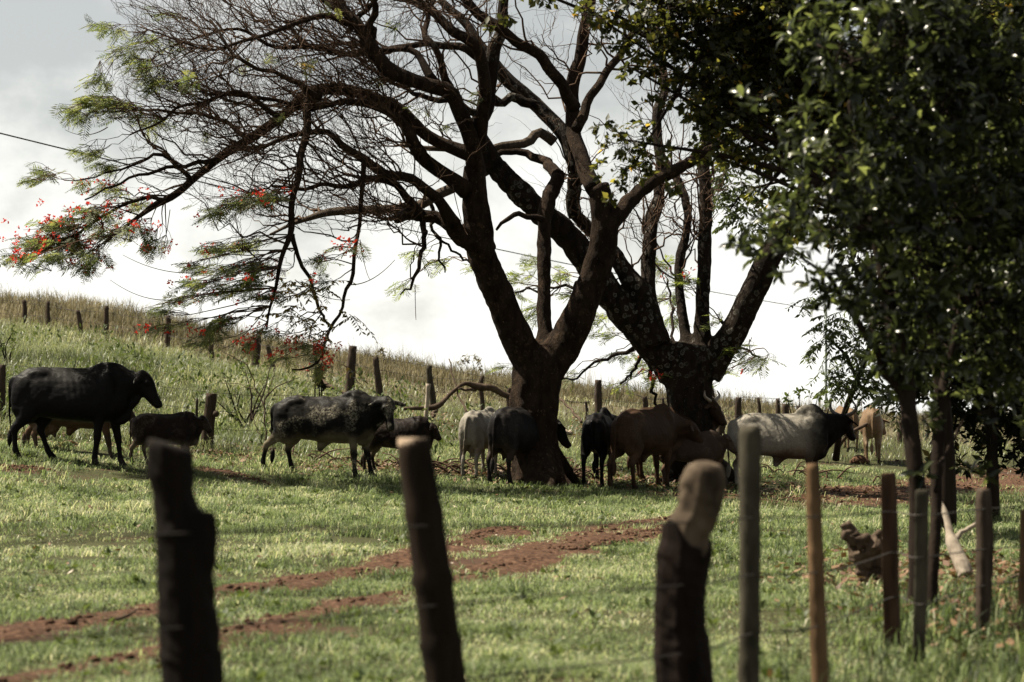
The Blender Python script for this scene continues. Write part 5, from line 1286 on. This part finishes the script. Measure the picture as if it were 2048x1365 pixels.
# the head is sawn on a slant: left side higher than the right
sl = np.clip((Vm[:, 2] - (topz - .06)) / .06, 0, 1); Vm[:, 2] -= sl * (Vm[:, 0] - c[0][0] + .07) * .38
stub1(m)
me1 = remeshed(m, 'fence_post', .008, 2, M_LOG); me1.transform(Matrix.Translation(-Vector(f0)))
tag(link('fence_post', me1, ff), 'thick dark log post with broken side stub, leftmost in the front fence')
ringz = [P(850, y, 9)[2] for y in (1022, 1158, 1292)]
post(ff, f0, [(826, 878, 66), (838, 960, 70), (850, 1040, 74), (862, 1130, 76), (876, 1240, 78), (892, 1365, 82)], 9.0, M_BAMBOO, 'leaning thick bamboo post with pale sawn top', rough=.012, seed=2, rings=ringz, cut=(0, .0))
m = MB()
rows = np.array(post_rows([(1404, 932, 70), (1406, 950, 88), (1404, 985, 92), (1392, 1030, 86), (1374, 1062, 92), (1366, 1110, 102), (1358, 1180, 94), (1357, 1250, 96), (1362, 1310, 104), (1366, 1365, 108)], 10.0)); c = catmull(rows, 50)
ring_tube(m, c[:, :3], c[:, 3], n=18, up=(0, -1, 0), rough=.06, seed=8)
ellipsoid(m, P(1407, 950, 10), (.085, .085, .06)); ellipsoid(m, P(1345, 1085, 10), (.045, .06, .07)); ellipsoid(m, P(1432, 985, 9.98), (.03, .05, .06))
me1 = remeshed(m, 'fence_post', .008, 3, M_LOGPALE); me1.transform(Matrix.Translation(-Vector(f0)))
po = tag(link('fence_post', me1, ff), 'knobbly log post bent at its rounded top, pale above and darker below')
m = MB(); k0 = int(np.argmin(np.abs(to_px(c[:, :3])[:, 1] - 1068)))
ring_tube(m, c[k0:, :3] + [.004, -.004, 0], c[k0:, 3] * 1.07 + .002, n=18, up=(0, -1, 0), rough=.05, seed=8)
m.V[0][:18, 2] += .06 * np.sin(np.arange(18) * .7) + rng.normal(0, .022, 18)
o_ = remeshed(m, 'outer_layer', .008, 2, M_LOGDARK); o_.transform(Matrix.Translation(-Vector(f0))); link('outer_layer', o_, po)  # darker sleeve around the lower part of the pale post
post(ff, f0, [(1500, 852, 40), (1501, 900, 43), (1500, 1000, 42), (1500, 1150, 40), (1498, 1365, 42)], 11.0, M_POSTGREY, 'tall straight grey post in front of the bull', rough=.05, seed=3)
ringz = [P(1630, y, 11.5)[2] for y in (1005, 1108, 1225, 1275)]
post(ff, f0, [(1624, 928, 26), (1627, 1000, 30), (1631, 1100, 31), (1635, 1220, 33), (1640, 1365, 36)], 11.5, M_BAMBOOTAN, 'slim tan bamboo post right of the grey one', rough=.015, seed=4, rings=ringz)
post(ff, f0, [(1776, 946, 42), (1779, 1050, 44), (1781, 1150, 45), (1784, 1260, 46)], 13.5, M_RUST, 'flat reddish brown plank post beside the gnarled log', rough=.03, seed=5, square=True, flat=.6)
post(ff, f0, [(1844, 980, 36), (1844, 1080, 37), (1842, 1180, 36), (1838, 1300, 34)], 12.9, M_POSTGREY, 'squared grey post close to the leaning tree stems', rough=.03, seed=6, square=True, flat=.9)
post(ff, f0, [(1966, 978, 26), (1966, 1010, 30), (1968, 1100, 33), (1964, 1250, 26)], 14.1, M_POST, 'dark split post with notched top near the right edge', rough=.09, seed=7, sides=9)
post(ff, f0, [(2047, 1020, 14), (2046, 1120, 15), (2042, 1240, 15)], 14.8, M_BAMBOOTAN, 'thin yellowish stake at the right edge', rough=.03, seed=8, sides=8)
wires = [[(-60, 7.2), (384, 7.94), (858, 8.93), (1378, 9.93), (1500, 10.95), (1632, 11.46), (1780, 13.45), (1843, 12.84), (1966, 14.05), (2046, 14.75), (2200, 16.5)]]
for hgt in (.28, .50, .72):
    pts = []
    for (px, D) in wires[0]:
        g = ground_at(px, D); pts.append([g[0], g[1] - .012, g[2] + hgt * float(np.interp(D, [8, 14.5], [1.35, 1])), .0028])
    m = MB(); smooth_tube(m, pts, 130, 5, 0, int(hgt * 100), wob=.006); m.build('wire', M_WIRE, ff, f0)

# ------------------------------------------------------------------ hillside fence
h0 = ground_at(1000, 50)
hf = thing('wire_fence', h0, 'old hillside fence of thin crooked posts and barbed wire behind the trees', 'fence')
HP = [(-40, -42, 600, 9, 63), (48, 50, 600, 8, 62.5), (97, 98, 602, 8, 62), (155, 163, 621, 8, 61), (213, 213, 612, 9, 61), (336, 336, 632, 9, 59.5), (420, 424, 660, 8, 57.5), (516, 514, 673, 12, 55), (534, 545, 690, 9, 54.5), (706, 700, 692, 17, 50.5), (751, 763, 714, 11, 50), (858, 866, 731, 11, 50), (965, 965, 752, 8, 49.6), (1020, 1020, 776, 9, 50), (1172, 1172, 803, 5, 49.6), (1197, 1198, 760, 13, 50), (1289, 1290, 793, 9, 49.5), (1325, 1325, 795, 5, 50.5), (1423, 1425, 773, 8, 49), (1438, 1441, 825, 12, 46.5), (1477, 1480, 795, 12, 48.2), (1516, 1515, 795, 6, 48.5), (1556, 1551, 797, 8, 48), (1570, 1575, 808, 13, 47.5), (1597, 1598, 812, 6, 48), (1634, 1634, 816, 6, 48.3), (1735, 1737, 835, 8, 49), (1800, 1801, 842, 9, 50), (1990, 1992, 850, 10, 52), (2060, 2062, 852, 10, 53)]
tops = []
for k, (xt, xb, yt, w, D) in enumerate(HP):
    g = ground_at(xb, D); t = P(xt, yt, D); r = w / 2 / FPX * D * 1.2
    r1 = np.random.default_rng(700 + k)
    rows = [[*t, r * .85], [*(t * .7 + g * .3 + [r1.normal(0, .02), 0, 0]), r], [*(t * .3 + g * .7 + [r1.normal(0, .015), 0, 0]), r * 1.05], [*(g - [0, 0, .15]), r * 1.1]]
    if k == 11: rows[1][0] = t[0] + .01; rows[2][0] = t[0] + .075      # bent post
    m = MB(); smooth_tube(m, rows, 14, 8, .08, 700 + k); m.build('fence_post', M_POSTGREY if k in (11,) else M_POST, hf, h0)
    tops.append((g, t))
for lev in (.38, .66, .92):
    pts = []
    for k in range(len(HP)):
        g, t = tops[k]; h = min(t[2] - g[2] - .03, 1.05 * lev)
        f = h / (t[2] - g[2]); p = g + (t - g) * f; pts.append([p[0], p[1] - .03, p[2], .004])
    m = MB(); smooth_tube(m, pts, 260, 4, 0, int(lev * 100), wob=.01)
    cc = catmull(pts, 420); tw_ = rng.normal(0, 1, (len(cc), 3)); tw_ = norm(tw_) * .022
    batch_tubes(m, np.stack([cc[:, :3] - tw_, cc[:, :3], cc[:, :3] + tw_], 1), np.full((len(cc), 3), .003), 3)
    m.build('barbed_wire', M_WIRE, hf, h0)
# the near end of that fence, by the dark calf
n0 = ground_at(415, 37.2)
nf = thing('wire_fence', n0, 'low fence stretch of stout posts behind the brown calf', 'fence')
ends = []
for k, (xt, xb, yt, w, D, mt) in enumerate([(-40, -40, 735, 22, 38.4, M_POST), (5, 2, 730, 14, 38.2, M_POST), (423, 412, 787, 24, 37.2, M_POST), (394, 392, 797, 6, 36.8, M_POSTGREY)]):
    g = ground_at(xb, D); t = P(xt, yt, D); r = w / 2 / FPX * D
    m = MB(); smooth_tube(m, [[*t, r * .95], [*((t * 2 + g) / 3), r], [*((t + g * 2) / 3), r * 1.08], [*(g - [0, 0, .12]), r * 1.2]], 16, 12, .05, 760 + k)
    if k == 2: ellipsoid(m, P(432, 828, 37.1), (.05, .06, .05))
    m.build('fence_post', mt, nf, n0); ends.append((g, t))
for hgt in (.35, .62, .9):
    pts = [[*(ends[k][0] + np.array([0, -.03, hgt])), .004] for k in (0, 1, 2)] + [[*(ground_at(560, 38.5) + np.array([0, 0, hgt])), .004], [*(ground_at(700, 41) + np.array([0, 0, hgt])), .004]]
    m = MB(); smooth_tube(m, pts, 90, 4, 0, 1, wob=.012); m.build('barbed_wire', M_WIRE, nf, n0)

# ------------------------------------------------------------------ loose wood, cable, pole
g = ground_at(850, 45.5); t = P(857, 768, 45.5)
m = MB(); smooth_tube(m, [[*t, .05], [*(t * .75 + g * .25), .036], [*(t * .3 + g * .7), .042], [*(g - [0, 0, .1]), .046]], 14, 10, .05, 3)
tag(m.build('wooden_stake', M_PALEWOOD), 'short pale stake with flared top beside the bent fence post', 'stake')
m = MB()
for pts in ([(1040, 803, 14), (1010, 790, 13), (985, 778, 14), (955, 773, 15), (930, 768, 9), (912, 780, 8), (893, 800, 10), (872, 812, 12), (840, 818, 9), (800, 818, 6)], [(960, 775, 9), (940, 780, 6), (918, 778, 4)], [(872, 812, 9), (868, 825, 6), (866, 835, 5)]):
    smooth_tube(m, px_limb(pts, 47, 46), 30, 8, .07, 9, wob=.012)
tag(m.build('fallen_branch', M_DEADWOOD), 'arched dead branch caught on the hillside fence left of the nearer tree', 'branch')
m = MB(); smooth_tube(m, px_limb([(1698, 868, 7), (1718, 857, 7), (1736, 848, 6)], 44, 44), 10, 7, .05, 2)
smooth_tube(m, px_limb([(1698, 868, 7), (1680, 890, 7), (1668, 925, 8)], 44, 44.5), 10, 7, .05, 2)
tag(m.build('broken_stick', M_DEADWOOD), 'bent broken stick propped beside the tan calf', 'stick')
m = MB()
for pts in ([(1205, 840, 5), (1160, 815, 4), (1125, 800, 3)], [(1112, 855, 14), (1128, 862, 12), (1150, 868, 8)], [(640, 760, 8), (665, 775, 8), (695, 790, 7)]):
    pass
for label, pts, D0, D1, mt in (('thin dead branch leaning on the fence between the trees', [(1120, 798, 5), (1145, 822, 5), (1163, 845, 6)], 47, 46, M_DEADWOOD),
        ('dead branch lying below the thick hillside post', [(632, 752, 7), (660, 772, 8), (690, 785, 7), (720, 796, 5)], 48, 47, M_DEADWOOD),
        ('thin bare sapling whip standing left of the arched branch', [(898, 718, 2.5), (908, 760, 3), (922, 800, 4), (935, 828, 5)], 47, 46, M_DEADWOOD),
        ('short cut branch end on the bank right of the nearer trunk', [(1108, 858, 12), (1125, 862, 13), (1145, 868, 8)], 40, 40, M_PALEWOOD)):
    m = MB(); smooth_tube(m, px_limb(pts, D0, D1), 14, 7, .06, 4, wob=.008); tag(m.build('dead_branch', mt), label, 'branch')
# brush at the trees' feet
def brush(px, D, spread, n, label):
    g = ground_at(px, D); m = MB(); r1 = np.random.default_rng(int(px))
    for _ in range(n):
        x, y = g[0] + r1.normal(0, spread), g[1] + r1.normal(0, .25)
        a = np.array([x, y, tz(x, y) + .02]); an = r1.uniform(0, 6.28); l = r1.uniform(.2, .8)
        b = a + np.array([math.cos(an) * l, math.sin(an) * l * .4, r1.uniform(-.02, .35) * l]); mid = (a + b) / 2 + np.array([0, 0, .08])
        smooth_tube(m, [[*a, .018], [*mid, .013], [*b, .005]], 7, 5, .08, _)
    tag(m.build('brush_pile', M_TWIG, None, None), label, 'brush', kind='stuff')
brush(905, 37.2, .55, 34, 'dark brush pile on the ground left of the light grey cow')
brush(1135, 37.6, .3, 26, 'brush heap against the right foot of the nearer tree')
brush(660, 37.6, .5, 16, 'scattered dead twigs under the mottled cow')
brush(1590, 41, .5, 16, 'dark fallen brush seen under the bull belly')
# gnarled log by the plank post
m = MB()
gl = ground_at(1740, 18.2)
for i, pts in enumerate(([(1690, 1046, 24), (1702, 1066, 28), (1716, 1086, 44), (1736, 1100, 66), (1760, 1104, 66), (1790, 1098, 50)], [(1700, 1060, 16), (1704, 1092, 14), (1706, 1124, 15)], [(1730, 1100, 56), (1736, 1130, 50), (1742, 1158, 54), (1746, 1176, 60)])):
    smooth_tube(m, px_limb(pts, 18.2, 18.2), 20, 12, .2, 20 + i)
for k in range(16):
    r1 = np.random.default_rng(k); ellipsoid(m, P(r1.uniform(1688, 1765), 0, 18.1) * [1, 1, 0] + np.array([0, 0, P(0, r1.uniform(1050, 1110), 18.1)[2]]), r1.uniform(.015, .04, 3), 8, 6) if k % 2 else ellipsoid(m, P(1720 + r1.normal(0, 18), 1085 + r1.normal(0, 10), 18.08), r1.uniform(.02, .045, 3), 8, 6)
tag(link('gnarled_log', remeshed(m, 'gnarled_log', .010, 1, M_DEADWOOD)), 'gnarled old root log propped against the plank post', 'log')
m = MB()
for pts, D0, D1 in (([(1932, 1152, 32), (1918, 1118, 30), (1907, 1088, 26), (1899, 1062, 17), (1890, 1035, 14), (1878, 1005, 14), (1868, 985, 12)], 18.3, 18.8), ([(1906, 1082, 14), (1925, 1065, 10), (1948, 1050, 9), (1960, 1042, 5)], 18.5, 18.6)):
    smooth_tube(m, px_limb(pts, D0, D1), 24, 10, .05, 3, wob=.004)
tag(link('forked_branch', remeshed(m, 'forked_branch', .008, 2, M_PALEWOOD)), 'pale forked fallen branch shining on the grass at right', 'branch')
for label, pts, D in (('dead stick lying between the dark post and the yellow stake', [(1985, 1150, 10), (2015, 1130, 9), (2060, 1112, 7)], 18), ('grey stick lying left of the dark split post', [(1900, 1165, 6), (1930, 1152, 7), (1960, 1146, 6)], 17.5), ('dark curved stick lying on the grass behind the leftmost front post', [(205, 1240, 4), (235, 1238, 8), (262, 1228, 6), (275, 1218, 3)], 14.6)):
    rows = px_limb(pts, D, D)
    off = tz(rows[1][0], rows[1][1]) + .05 - rows[1][2]
    m = MB(); smooth_tube(m, [[r[0], r[1], r[2] + off * (1 if abs(off) < .3 else 0), r[3]] for r in rows], 12, 7, .06, 4); tag(m.build('dead_stick', M_DEADWOOD), label, 'stick')
m = MB(); ge = ground_at(1718, 44.0); ellipsoid(m, ge + [0, 0, .05], (.14, .12, .11)); ellipsoid(m, ge + [.1, 0, .02], (.1, .1, .08)); ellipsoid(m, ge + [-.1, .03, .02], (.08, .1, .06))
tag(link('earth_mound', remeshed(m, 'earth_mound', .02, 2, M_DIRT)), 'small reddish earth mound by the hooves of the tan calf', 'mound')
# overhead cable and its far pole
m = MB(); a, b = P(-220, 212, 42), P(1652, 622, 88)
s = np.linspace(0, 1, 60)[:, None]; cc = a + (b - a) * s; cc[:, 2] -= (.5 * 4 * s * (1 - s))[:, 0] * .55
cc = np.hstack([cc, np.full((60, 1), .014)])
ring_tube(m, cc[:, :3], cc[:, 3], n=6, up=(0, 0, 1)); tag(m.build('overhead_cable', M_CABLE), 'black overhead cable sloping down behind the trees', 'cable')
gp = ground_at(1652, 88)
m = MB(); smooth_tube(m, [[gp[0], gp[1], gp[2] - .3, .05], [*P(1652, 615, 88), .04]], 4, 10, 0, 1)
tag(m.build('utility_pole', M_POLE), 'thin grey green pole standing far behind the grey bull', 'pole')
